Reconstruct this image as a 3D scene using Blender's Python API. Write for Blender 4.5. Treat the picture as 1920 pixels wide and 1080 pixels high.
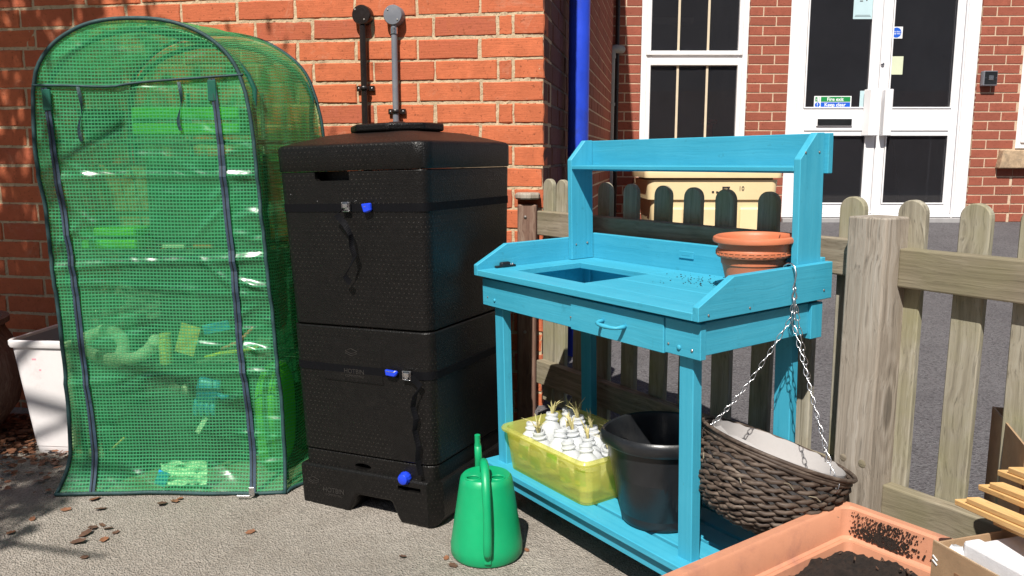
import bpy, math, random
from math import sin, cos, pi, radians, sqrt, atan2
from mathutils import Matrix, Vector, noise
R_ = random.Random(7)
# ------------------------------------------------------------------ camera, sky, sun, exposure
sc = bpy.context.scene
for o in list(bpy.data.objects): bpy.data.objects.remove(o)
col = sc.collection
cd = bpy.data.cameras.new('camera'); cam = bpy.data.objects.new('camera', cd); col.objects.link(cam)
cam.location = (0, 0, 1.08); cam.rotation_euler = (pi/2-.1564, 0, 0)
cd.sensor_width = 36; cd.lens = 36*1566.95/1920; cd.clip_start = .05; cd.clip_end = 300
sc.camera = cam
SUND = Vector((.225, .777, -1)).normalized()
w = bpy.data.worlds.new('World'); sc.world = w; w.use_nodes = True
wn = w.node_tree.nodes; bg = wn['Background']; sky = wn.new('ShaderNodeTexSky')
sky.sky_type = 'NISHITA'; sky.sun_disc = False; sky.sun_elevation = math.asin(-SUND.z)
sky.sun_rotation = atan2(-SUND.x, -SUND.y); sky.air_density = 1.0; sky.dust_density = 1.2
w.node_tree.links.new(sky.outputs[0], bg.inputs[0]); bg.inputs[1].default_value = .052
ld = bpy.data.lights.new('sun', 'SUN'); sun = bpy.data.objects.new('sun', ld); col.objects.link(sun)
ld.energy = 5.0; ld.angle = radians(.55); ld.color = (1, .955, .88)
sun.rotation_euler = SUND.to_track_quat('-Z', 'Y').to_euler(); sun.location = (-3, -6, 9)
sc.view_settings.view_transform = 'Standard'; sc.view_settings.look = 'None'
sc.view_settings.exposure = 0.48; sc.view_settings.gamma = 1; sc.view_settings.use_curve_mapping = False
sc.render.engine = 'CYCLES'
sc.cycles.max_bounces = 8; sc.cycles.transparent_max_bounces = 24; sc.cycles.use_denoising = True
# ------------------------------------------------------------------ geometry helpers
def box(x0, x1, y0, y1, z0, z1):
    V = [(x0,y0,z0),(x1,y0,z0),(x1,y1,z0),(x0,y1,z0),(x0,y0,z1),(x1,y0,z1),(x1,y1,z1),(x0,y1,z1)]
    return V, [(0,3,2,1),(4,5,6,7),(0,1,5,4),(1,2,6,5),(2,3,7,6),(3,0,4,7)]
def join(*gs):
    V, F = [], []
    for v, f in gs:
        n = len(V); V += [tuple(p) for p in v]; F += [tuple(i+n for i in q) for q in f]
    return V, F
def prism(poly, ax, a, b):
    """polygon in the two remaining axes extruded along axis ax from a to b"""
    def P(p, t):
        return (t, p[0], p[1]) if ax == 0 else (p[0], t, p[1]) if ax == 1 else (p[0], p[1], t)
    n = len(poly); V = [P(p, a) for p in poly]+[P(p, b) for p in poly]
    F = [tuple(range(n)), tuple(range(2*n-1, n-1, -1))]
    F += [(i+n, (i+1) % n+n, (i+1) % n, i) for i in range(n)]
    return V, F
def rings(rs, cap0=True, cap1=True, closed=True):
    n = len(rs[0]); V = [tuple(p) for r in rs for p in r]; F = []
    for j in range(len(rs)-1):
        for i in range(n if closed else n-1):
            k = (i+1) % n
            F.append((j*n+i, j*n+k, (j+1)*n+k, (j+1)*n+i))
    if cap0: F.append(tuple(range(n-1, -1, -1)))
    if cap1: F.append(tuple((len(rs)-1)*n+i for i in range(n)))
    return V, F
def lathe(prof, n=40, c=(0,0,0), fn=None):
    rs = []
    for r, z in prof:
        ring = []
        for i in range(n):
            a = 2*pi*i/n; rr, zz = (fn(r, z, a) if fn else (r, z))
            ring.append((c[0]+rr*cos(a), c[1]+rr*sin(a), c[2]+zz))
        rs.append(ring)
    return rings(rs)
def tube(pts, r, n=8, loop=False, flat=1.0):
    pts = [Vector(p) for p in pts]; m = len(pts); rs = []; up = Vector((0,0,1)); prev = None
    for i, p in enumerate(pts):
        if loop: d = pts[(i+1) % m]-pts[i-1]
        else: d = pts[min(i+1, m-1)]-pts[max(i-1, 0)]
        d.normalize()
        if prev is None:
            a = d.cross(up)
            if a.length < .1: a = d.cross(Vector((1,0,0)))
        else: a = prev-d*prev.dot(d)
        a.normalize(); prev = a; b = d.cross(a)
        rr = r[i] if isinstance(r, (list, tuple)) else r
        rs.append([p+a*rr*cos(2*pi*k/n)+b*rr*flat*sin(2*pi*k/n) for k in range(n)])
    if loop: rs.append(rs[0])
    return rings(rs, not loop, not loop)
def ribbon(pts, wv, t=.0012):
    """flat strap through pts; wv = list of width vectors"""
    rs = []
    for i, p in enumerate(pts):
        p = Vector(p); q = Vector(wv[i]); d = Vector(pts[min(i+1, len(pts)-1)])-Vector(pts[max(i-1, 0)])
        nn = d.cross(q); nn.normalize(); nn *= t/2
        rs.append([p-q/2-nn, p+q/2-nn, p+q/2+nn, p-q/2+nn])
    return rings(rs)
def rrect(hx, hy, r, z, n=6, cx=0, cy=0):
    P = []
    for sx, sy, a0 in ((1,1,0),(-1,1,pi/2),(-1,-1,pi),(1,-1,3*pi/2)):
        for k in range(n+1):
            a = a0+pi/2*k/n; P.append((cx+sx*(hx-r)+r*cos(a), cy+sy*(hy-r)+r*sin(a), z))
    return P
def beam(p0, p1, wv, h):
    p0, p1, wv = Vector(p0), Vector(p1), Vector(wv); d = (p1-p0).normalized(); wv = wv-d*wv.dot(d)
    u = d.cross(wv).normalized()*h/2; q = wv/2
    if u.z < 0: u = -u
    return rings([[p-q-u, p+q-u, p+q+u, p-q+u] for p in (p0, p1)])
def xf(g, M): return [tuple(M @ Vector(v)) for v in g[0]], g[1]
def frame(o, x, y=None, z=(0,0,1)):
    x = Vector(x).normalized(); z = Vector(z).normalized(); y = z.cross(x).normalized() if y is None else Vector(y).normalized()
    z = x.cross(y); M = Matrix((x, y, z)).transposed().to_4x4(); M.translation = Vector(o); return M
# ------------------------------------------------------------------ object helpers
def tag(o, label=None, cat=None, group=None, kind=None):
    if label: o['label'] = label
    if cat: o['category'] = cat
    if group: o['group'] = group
    if kind: o['kind'] = kind
    return o
def thing(name, label, cat, M=None, group=None):
    o = bpy.data.objects.new(name, None); col.objects.link(o); o.empty_display_size = .05
    if M is not None: o.matrix_world = M if isinstance(M, Matrix) else Matrix.Translation(M)
    return tag(o, label, cat, group)
def part(name, g, mat, parent=None, bevel=0, smooth=False, seg=1, me=None, uv=None):
    """one mesh object; with no parent its origin moves to the base of the shape"""
    if me is None:
        me = bpy.data.meshes.new(name); V, F = g
        if parent is None:
            xs = [v[0] for v in V]; ys = [v[1] for v in V]; zs = [v[2] for v in V]
            c = Vector(((min(xs)+max(xs))/2, (min(ys)+max(ys))/2, min(zs)))
            V = [Vector(v)-c for v in V]
        me.from_pydata([tuple(v) for v in V], [], F); me.update()
        if uv:
            L = me.uv_layers.new(name='UVMap')
            for lo in me.loops: L.data[lo.index].uv = uv[lo.vertex_index]
        me.materials.append(mat)
        if smooth: me.polygons.foreach_set('use_smooth', [True]*len(me.polygons))
        if smooth == 'auto': me.set_sharp_from_angle(angle=radians(40))
    o = bpy.data.objects.new(name, me); col.objects.link(o)
    if parent is None and g is not None: o.location = c
    if parent: o.parent = parent
    if bevel:
        b = o.modifiers.new('bevel', 'BEVEL'); b.width = bevel; b.segments = seg; b.limit_method = 'ANGLE'; b.angle_limit = radians(35)
    return o
def fix_normals(o):
    import bmesh
    bm = bmesh.new(); bm.from_mesh(o.data); bmesh.ops.recalc_face_normals(bm, faces=bm.faces[:]); bm.to_mesh(o.data); bm.free(); return o
def cut(o, gs):
    """boolean the closed shapes gs (same space as o's mesh) out of o"""
    import bmesh
    tmp = []
    for g in gs:
        me = bpy.data.meshes.new('cut'); me.from_pydata(*[g[0], [], g[1]]); bm = bmesh.new(); bm.from_mesh(me)
        bmesh.ops.recalc_face_normals(bm, faces=bm.faces[:]); bm.to_mesh(me); bm.free()
        c = bpy.data.objects.new('cut', me); col.objects.link(c); tmp.append(c)
        m = o.modifiers.new('b', 'BOOLEAN'); m.operation = 'DIFFERENCE'; m.object = c; m.solver = 'EXACT'
    par, mw = o.parent, o.matrix_world.copy(); o.parent = None; o.matrix_world = Matrix()
    bpy.context.view_layer.update(); dg = bpy.context.evaluated_depsgraph_get()
    me = bpy.data.meshes.new_from_object(o.evaluated_get(dg)); o.modifiers.clear(); o.data = me
    o.parent = par
    for c in tmp: bpy.data.objects.remove(c)
    return o
def text(name, s, size, mat, parent, M, extrude=.0004, bold=0):
    cu = bpy.data.curves.new('t', 'FONT'); cu.body = s; cu.size = size; cu.extrude = extrude; cu.offset = bold
    cu.align_x = 'CENTER'; cu.align_y = 'CENTER'; cu.resolution_u = 3
    t = bpy.data.objects.new('t', cu); col.objects.link(t); bpy.context.view_layer.update()
    me = bpy.data.meshes.new_from_object(t.evaluated_get(bpy.context.evaluated_depsgraph_get())); bpy.data.objects.remove(t)
    me.transform(M); me.materials.clear(); me.materials.append(mat); me.name = name
    o = bpy.data.objects.new(name, me); col.objects.link(o); o.parent = parent; return o
# ------------------------------------------------------------------ materials
def hexc(r, g, b): return tuple(((c/255)/12.92 if c/255 <= .04045 else ((c/255+.055)/1.055)**2.4) for c in (r, g, b))
class NT:
    def __init__(s, name):
        s.m = bpy.data.materials.new(name); s.m.use_nodes = True; s.t = s.m.node_tree; s.N = s.t.nodes; s.L = s.t.links
        s.b = s.N['Principled BSDF']; s.out = s.N['Material Output']; s._c = None
    def n(s, typ, **k):
        x = s.N.new('ShaderNode'+typ)
        for a, v in k.items():
            if a in ('operation', 'blend_type', 'data_type', 'feature', 'wave_type', 'bands_direction', 'noise_dimensions', 'distance', 'rings_direction', 'wave_profile'): setattr(x, a, v)
            else:
                i = x.inputs[int(a[1:])] if a[0] == 'i' and a[1:].isdigit() else x.inputs[a.replace('_', ' ')]
                if hasattr(v, 'is_output') or hasattr(v, 'links'): s.L.new(v, i)
                else: i.default_value = v
        return x
    def co(s, kind='Object', scale=(1,1,1), rnd=True):
        tc = s.n('TexCoord'); v = tc.outputs[kind]
        if rnd and kind == 'Object':
            oi = s.n('ObjectInfo'); cx = s.n('CombineXYZ')
            a = s.n('Math', operation='MULTIPLY', i0=oi.outputs['Random'], i1=37.0)
            s.L.new(a.outputs[0], cx.inputs[0]); s.L.new(a.outputs[0], cx.inputs[1]); s.L.new(a.outputs[0], cx.inputs[2])
            ad = s.n('VectorMath', operation='ADD', i0=v, i1=cx.outputs[0]); v = ad.outputs[0]
        mp = s.n('VectorMath', operation='MULTIPLY', i0=v); mp.inputs[1].default_value = scale
        return mp.outputs[0]
    def noise(s, v, sc_, det=4, rough=.6, dist=0): return s.n('TexNoise', Vector=v, Scale=sc_, Detail=det, Roughness=rough, Distortion=dist).outputs['Fac']
    def ramp(s, f, stops):
        r = s.N.new('ShaderNodeValToRGB'); e = r.color_ramp.elements
        while len(e) < len(stops): e.new(.5)
        for i, (p, c) in enumerate(stops): e[i].position = p; e[i].color = (*c, 1) if len(c) == 3 else c
        s.L.new(f, r.inputs[0]); return r.outputs[0]
    def g(s, f, a, b): return s.ramp(f, [(a, (0,0,0)), (b, (1,1,1))])
    def mix(s, f, a, b, blend='MIX'):
        x = s.N.new('ShaderNodeMix'); x.data_type = 'RGBA'; x.blend_type = blend
        for i, v in ((0, f), (6, a), (7, b)):
            if hasattr(v, 'links'): s.L.new(v, x.inputs[i])
            else: x.inputs[i].default_value = v if i == 0 else (*v, 1)
        return x.outputs[2]
    def m_(s, op, a, b=0.0, c=None):
        x = s.N.new('ShaderNodeMath'); x.operation = op
        for i, v in enumerate((a, b, c)):
            if v is None: continue
            if hasattr(v, 'links'): s.L.new(v, x.inputs[i])
            else: x.inputs[i].default_value = v
        return x.outputs[0]
    def bump(s, h, dist=.002, strength=1.0, normal=None):
        b = s.n('Bump', Height=h, Distance=dist, Strength=strength)
        if normal is not None: s.L.new(normal, b.inputs['Normal'])
        s.L.new(b.outputs[0], s.b.inputs['Normal']); return b.outputs[0]
    def set(s, color=None, rough=None, metal=None, spec=None):
        for k, v in (('Base Color', color), ('Roughness', rough), ('Metallic', metal), ('Specular IOR Level', spec)):
            if v is None: continue
            if hasattr(v, 'links'): s.L.new(v, s.b.inputs[k])
            else: s.b.inputs[k].default_value = (*v, 1) if k == 'Base Color' else v
        return s
def plain(name, c, rough=.5, metal=0, var=.12, sc_=14, bump=.0003, dirt=None, spec=.5):
    """base colour with soft mottling, optional dirt colour in blotches, fine bump"""
    t = NT(name); v = t.co(); n1 = t.noise(v, sc_, 5, .65)
    c1 = tuple(x*(1-var) for x in c); c2 = tuple(min(1, x*(1+var)) for x in c)
    cc = t.ramp(n1, [(.3, c1), (.7, c2)])
    if dirt:
        d = t.noise(v, sc_*.6, 8, .75, .4); cc = t.mix(t.g(d, .54, .74), cc, dirt)
    t.set(cc, t.ramp(t.noise(v, sc_*3, 3), [(.3, (rough*.85,)*3), (.7, (min(1, rough*1.15),)*3)]), metal, spec)
    if bump: t.bump(t.noise(v, sc_*12, 4, .7), bump, 1)
    return t.m
def brick_mat(name, base, alt, dark, light=None, spec=.25):
    t = NT(name); v = t.co(); oi = t.n('ObjectInfo').outputs['Random']
    c = t.ramp(oi, [(0, alt), (.35, base), (.6, tuple(x*1.08 for x in base)), (.85, alt), (1, dark)])
    n1 = t.noise(v, 14, 6, .7, .6); c = t.mix(t.g(n1, .35, .75), c, tuple(x*.74 for x in base))
    if light:
        n2 = t.noise(v, 7, 6, .8, 1.0); c = t.mix(t.m_('MULTIPLY', t.g(n2, .56, .78), .45), c, light)
    n3 = t.noise(v, 90, 3, .6); c = t.mix(t.g(n3, .60, .72), c, tuple(x*.45 for x in base))
    # fine horizontal drag lines
    vs = t.co(scale=(3, 3, 60)); n4 = t.noise(vs, 3, 4, .7, .5)
    c = t.mix(t.m_('MULTIPLY', t.g(n4, .55, .75), .35), c, dark)
    t.set(c, .88, 0, spec)
    h = t.m_('ADD', t.m_('MULTIPLY', t.noise(v, 40, 6, .75), .7), t.m_('MULTIPLY', n4, .5))
    t.bump(h, .0028, 1); return t.m
def mortar_mat(name, c1, c2, dark):
    t = NT(name); v = t.co(rnd=False); n = t.noise(v, 30, 8, .75)
    c = t.ramp(n, [(.3, c2), (.6, c1)]); c = t.mix(t.g(t.noise(v, 130, 3, .6), .6, .68), c, dark)
    t.set(c, .95, 0, .15); t.bump(t.noise(v, 160, 4, .7), .003, 1); return t.m
def wood_mat(name, base, light, dark, axis=2, green=None, rough=.85, knots=True, sc_=1.0, painted=False, grain_bump=.0012, kr=.24):
    """weathered timber, grain along the given object axis"""
    t = NT(name); s_ = [60*sc_, 60*sc_, 60*sc_]; s_[axis] = 1.7*sc_
    v = t.co(scale=tuple(s_)); vf = t.co()
    warp = t.noise(vf, 6, 2, .5)
    kn = None
    if knots:
        k_ = [5.0]*3; k_[axis] = 1.6
        vk = t.co(scale=tuple(k_)); vo = t.n('TexVoronoi', Vector=vk, Scale=1.0, feature='F1').outputs['Distance']
        rg = t.m_('SINE', t.m_('MULTIPLY', vo, 70.0)); kn = t.m_('SUBTRACT', 1.0, t.g(vo, .05, kr))
    add = t.n('VectorMath', operation='ADD', i0=v); mul = t.n('VectorMath', operation='SCALE', i0=(1,1,1)); t.L.new(t.m_('MULTIPLY', warp, 1.0 if painted else 1.8), mul.inputs['Scale']); t.L.new(mul.outputs[0], add.inputs[1])
    gn = t.n('TexNoise', Vector=add.outputs[0], Scale=1.0, Detail=6, Roughness=.65, Distortion=.6).outputs['Fac']
    fine = t.n('TexNoise', Vector=add.outputs[0], Scale=3.5, Detail=3, Roughness=.6).outputs['Fac']
    if kn is not None: gn = t.m_('ADD', gn, t.m_('MULTIPLY', t.m_('MULTIPLY', kn, rg), .12))
    c = t.ramp(gn, [(.25, dark), (.48, base), (.75, light)])
    oi = t.n('ObjectInfo').outputs['Random']
    c = t.mix(t.m_('MULTIPLY', oi, .25), c, dark)
    c = t.mix(t.m_('MULTIPLY', t.g(fine, .56, .7), .6 if not painted else .12), c, tuple(x*.5 for x in dark) if not painted else light)
    if kn is not None:
        vd = t.g(vo, .03, .10); c = t.mix(t.m_('MULTIPLY', t.m_('SUBTRACT', 1.0, vd), .7 if not painted else .25), c, tuple(x*.45 for x in dark))
    if painted:
        c = t.mix(t.m_('MULTIPLY', t.g(t.noise(vf, 38, 4, .7, .6), .62, .72), .45), c, (.03,.20,.27)); c = t.mix(t.m_('MULTIPLY', t.g(t.noise(vf, 3.5, 5, .7), .5, .75), .30), c, tuple(x*1.18+.015 for x in light))
    if green: c = t.mix(t.m_('MULTIPLY', t.g(t.noise(vf, 5, 4, .6), .42, .7), .75), c, green)
    t.set(c, rough, 0, .3)
    h = t.m_('ADD', gn, t.m_('MULTIPLY', fine, .6)); t.bump(h, grain_bump, 1); return t.m
M = {}
M['old_brick'] = brick_mat('old_orange_brick', (.55,.148,.064), (.48,.120,.057), (.38,.10,.057), (.56,.34,.24))
M['dark_brick'] = brick_mat('shaded_old_brick', (.17,.062,.042), (.13,.052,.038), (.08,.04,.032), (.2,.15,.13))  # the old brick darkened in colour for the shaded return wall
M['new_brick'] = brick_mat('new_red_brick', (.33,.095,.06), (.28,.085,.055), (.24,.075,.05))
M['old_mortar'] = mortar_mat('lime_mortar', (.56,.43,.285), (.44,.325,.205), (.18,.125,.08))
M['dark_mortar'] = mortar_mat('shaded_lime_mortar', (.19,.15,.12), (.12,.09,.075), (.04,.03,.03))  # lime mortar with the return wall's shade put into its colour
M['new_mortar'] = mortar_mat('buff_mortar', (.62,.46,.33), (.52,.38,.27), (.3,.2,.15))
M['upvc'] = plain('white_upvc', (.80,.79,.80), .32, var=.04, sc_=4, bump=.0002, dirt=(.66,.64,.62))
M['blue_paint'] = plain('blue_gloss_paint', (.02,.065,.60), .38, var=.18, sc_=7, bump=.0006, dirt=(.03,.05,.26))
M['grey_pipe'] = plain('grey_plastic_pipe', (.16,.165,.19), .42, var=.1, sc_=9, dirt=(.25,.24,.23))
M['grey_pipe2'] = plain('weathered_grey_pipe', (.25,.25,.24), .6, var=.15, sc_=9)
M['black_pipe'] = plain('black_plastic_pipe', (.014,.009,.008), .3, var=.2, sc_=12, bump=.0002)
M['metal'] = plain('zinc_steel', (.62,.62,.64), .28, 1.0, .15, 60, .0001)
M['screw'] = plain('dull_screw', (.30,.27,.25), .45, .8, .2, 90, .0001)
M['black_web'] = plain('black_webbing', (.0018,.0018,.003), .75, var=.2, sc_=50, bump=.0004, spec=.15)
M['blue_plastic'] = plain('blue_plastic', (.012,.05,.62), .3, var=.06, bump=.0001)
M['black_plastic'] = plain('black_plastic', (.012,.013,.015), .34, var=.3, sc_=12, bump=.0002, dirt=(.03,.03,.03))
M['can_green'] = plain('green_can_plastic', (.003,.31,.12), .42, var=.09, sc_=8, bump=.0003, dirt=(.045,.29,.15))
M['terracotta'] = plain('terracotta_plastic', (.52,.16,.075), .5, var=.08, sc_=9, bump=.0003, dirt=(.44,.15,.08))
M['terra_key'] = plain('terracotta_band', (.56,.19,.09), .6, var=.15, sc_=40, bump=.0006)
M['white_plastic'] = plain('scuffed_white_plastic', (.80,.76,.76), .42, var=.04, sc_=10, bump=.0003, dirt=(.64,.58,.57))
M['grey_plastic'] = plain('grey_inner_plastic', (.36,.36,.39), .4, var=.05, bump=0)
M['dkgreen'] = plain('dark_green_tube', (.01,.09,.06), .4, var=.1, bump=0)
M['piping'] = plain('slate_green_tape', (.015,.052,.055), .65, var=.3, sc_=40, bump=.0005)
M['yellowbin'] = plain('yellow_grit_bin', (.80,.63,.36), .45, var=.05, sc_=4, bump=.0002, dirt=(.74,.56,.31))
M['stone'] = plain('buff_stone', (.42,.30,.19), .9, var=.35, sc_=22, bump=.003, dirt=(.2,.16,.12))
M['step'] = plain('grey_threshold', (.32,.31,.31), .8, var=.1)
M['white_card'] = plain('white_card', (.78,.79,.80), .6, var=.02, bump=0)
M['paleblue_card'] = plain('pale_blue_paper', (.47,.62,.66), .6, var=.03, bump=0)
M['cream_card'] = plain('cream_paper', (.60,.64,.46), .6, var=.03, bump=0)
M['sign_green'] = plain('sign_green', (.01,.24,.06), .4, var=.03, bump=0)
M['sign_blue'] = plain('sign_blue', (.01,.10,.55), .4, var=.03, bump=0)
M['ink'] = plain('black_ink', (.015,.015,.02), .6, var=.03, bump=0)
M['dark_room'] = plain('dim_room_wall', (.42,.42,.48), .9, var=.2, sc_=2, bump=0)
M['cream_blind'] = plain('cream_slat', (.62,.52,.38), .6, var=.06, bump=0)
M['red'] = plain('red_plastic', (.5,.02,.02), .5, bump=0)
M['soil'] = plain('potting_compost', (.022,.013,.009), .95, var=.6, sc_=60, bump=.006, dirt=(.06,.035,.022))
M['polystyrene'] = plain('expanded_polystyrene', (.80,.80,.83), .8, var=.05, sc_=90, bump=.0015)
M['card'] = plain('corrugated_card', (.36,.235,.135), .85, var=.12, sc_=16, bump=.0006, dirt=(.28,.18,.10))
M['card_edge'] = plain('torn_card_edge', (.46,.33,.21), .9, var=.2, sc_=60, bump=.001)
M['tape'] = plain('brown_parcel_tape', (.24,.13,.07), .3, var=.1, bump=0)
M['pine'] = wood_mat('fresh_pine', (.74,.46,.19), (.80,.54,.26), (.62,.34,.12), 0, rough=.6, sc_=1.2, grain_bump=.0003)
M['leaf'] = plain('dry_leaf', (.20,.085,.042), .7, var=.45, sc_=25, bump=.0008, dirt=(.11,.045,.025))
M['leaf_dark'] = plain('old_leaf', (.10,.05,.03), .8, var=.4, sc_=25, bump=.0008)
M['bark'] = plain('bark', (.12,.085,.06), .95, var=.4, sc_=20, bump=.004)
def tree_leaf():
    t = NT('tree_leaf'); oi = t.noise(t.co(rnd=False), 3, 2); t.set(t.ramp(oi, [(.3, (.035,.09,.02)), (.7, (.08,.14,.03))]), .55)
    tr = t.n('BsdfTranslucent', Color=(.10,.18,.03,1)); mx = t.n('MixShader', Fac=.35)
    t.L.new(t.b.outputs[0], mx.inputs[1]); t.L.new(tr.outputs[0], mx.inputs[2]); t.L.new(mx.outputs[0], t.out.inputs[0]); return t.m
M['tree_leaf'] = tree_leaf()
# turquoise stained softwood for the bench: grain along local x, y or z
TQ = dict(base=(.046,.345,.49), light=(.062,.385,.53), dark=(.034,.30,.44))
for ax, nm in enumerate('xyz'): M['tq'+nm] = wood_mat('turquoise_wood_'+nm, TQ['base'], TQ['light'], TQ['dark'], ax, rough=.5, painted=True, grain_bump=.0007, sc_=.9)
GREYW = dict(base=(.32,.275,.225), light=(.46,.415,.36), dark=(.17,.142,.112))
M['picket'] = wood_mat('weathered_picket', (.30,.27,.205), (.45,.42,.345), (.155,.135,.102), 2, green=(.25,.235,.12), kr=.34)
M['rail'] = wood_mat('weathered_rail', (.245,.205,.15), (.39,.34,.26), (.12,.097,.07), 0, green=(.19,.17,.10))
M['post'] = wood_mat('weathered_post', GREYW['base'], GREYW['light'], GREYW['dark'], 2, sc_=.9, grain_bump=.002, kr=.32)
M['oldpost'] = wood_mat('reddish_old_post', (.19,.11,.08), (.33,.24,.18), (.09,.05,.038), 2)
def ground_mat(name, c1, c2, speck, fine=320, patch=(.30,.26,.22), tint=.5):
    t = NT(name); v = t.co(rnd=False)
    n1 = t.noise(v, 2.2, 6, .65, .6); c = t.ramp(n1, [(.35, c1), (.65, c2)])
    ck = t.n('TexVoronoi', Vector=t.n('VectorMath', operation='ADD', i0=v, i1=t.n('TexNoise', Vector=v, Scale=5.0, Detail=4).outputs['Color']).outputs[0], Scale=1.1, feature='DISTANCE_TO_EDGE').outputs['Distance']
    c = t.mix(t.m_('MULTIPLY', t.m_('SUBTRACT', 1.0, t.g(ck, .0, .006)), .55), c, tuple(x*.35 for x in c1))
    vo = t.n('TexVoronoi', Vector=v, Scale=fine, feature='F1'); sp = t.ramp(vo.outputs['Color'], [(.2, (0,0,0)), (.9, (1,1,1))])
    st = t.n('SeparateColor', Color=vo.outputs['Color']).outputs[0]
    c = t.mix(t.m_('MULTIPLY', t.g(st, .5, .98), tint), c, speck)
    c = t.mix(t.m_('MULTIPLY', t.g(st, .45, .0), tint), c, tuple(x*.45 for x in c1))
    n2 = t.noise(v, 9, 8, .75, .8); c = t.mix(t.m_('MULTIPLY', t.g(n2, .52, .72), .5), c, patch)
    t.set(c, .92, 0, .2)
    h = t.m_('ADD', t.m_('MULTIPLY', vo.outputs['Distance'], 1.0), t.m_('MULTIPLY', t.noise(v, 60, 6, .75), 1.4))
    t.bump(h, .006, 1); return t.m
M['tarmac'] = ground_mat('gritty_tarmac', (.30,.262,.222), (.44,.395,.345), (.66,.61,.55), 200, (.23,.195,.16), .42)
M['asphalt'] = ground_mat('grey_asphalt', (.110,.102,.108), (.145,.136,.142), (.42,.41,.42), 130, (.09,.085,.09), .6)
def glass_mat():
    t = NT('window_glass'); g = t.n('BsdfGlossy', Roughness=.02, Color=(.9,.9,.95,1)); tr = t.n('BsdfTransparent', Color=(.60,.61,.63,1))
    fr = t.n('Fresnel', IOR=1.5); mx = t.n('MixShader', Fac=fr.outputs[0])
    df = t.n('BsdfDiffuse', Color=(.5,.5,.56,1)); m2 = t.n('MixShader', Fac=t.ramp(t.noise(t.co(rnd=False), 2.5, 4), [(.3, (.030,)*3), (.75, (.038,)*3)])); t.L.new(tr.outputs[0], m2.inputs[1]); t.L.new(df.outputs[0], m2.inputs[2])  # thin grey diffuse haze lifts the dark panes in place of reflections
    t.L.new(m2.outputs[0], mx.inputs[1]); t.L.new(g.outputs[0], mx.inputs[2]); t.L.new(mx.outputs[0], t.out.inputs[0]); return t.m
M['glass'] = glass_mat()
def epp_mat():
    """black expanded foam with a staggered lattice of small pale moulding dots"""
    t = NT('black_epp_foam'); v = t.co(rnd=False); s = t.n('SeparateXYZ', Vector=v)
    hx = t.m_('ADD', s.outputs[0], s.outputs[1]); hz = s.outputs[2]
    row = t.m_('DIVIDE', hz, .0135); rf = t.m_('FLOOR', row)
    off = t.m_('MULTIPLY', t.m_('MODULO', t.m_('ABSOLUTE', rf), 2.0), .5)
    u = t.m_('FRACT', t.m_('ADD', t.m_('ADD', t.m_('DIVIDE', hx, .0165), 100.0), off)); vv = t.m_('FRACT', row)
    d = t.m_('SQRT', t.m_('ADD', t.m_('POWER', t.m_('SUBTRACT', u, .5), 2.0), t.m_('POWER', t.m_('SUBTRACT', vv, .5), 2.0)))
    dot = t.ramp(d, [(.10, (1,1,1)), (.17, (0,0,0))])
    keep = t.g(t.noise(v, 7, 3, .6), .40, .62); dot = t.m_('MULTIPLY', dot, keep)
    n = t.noise(v, 40, 5, .7); c = t.ramp(n, [(.3, (.0030,.0027,.0026)), (.7, (.0066,.0058,.0055))])
    c = t.mix(t.g(t.noise(v, 5, 6, .75, 1.0), .60, .85), c, (.013,.0115,.0105))
    c = t.mix(t.m_('MULTIPLY', dot, .55), c, (.040,.034,.029))
    t.set(c, .42, 0, .28)
    vo = t.n('TexVoronoi', Vector=v, Scale=260, feature='F1').outputs['Distance']
    t.bump(t.m_('ADD', vo, t.m_('MULTIPLY', dot, -.5)), .0008, 1); return t.m
M['epp'] = epp_mat()
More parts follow.
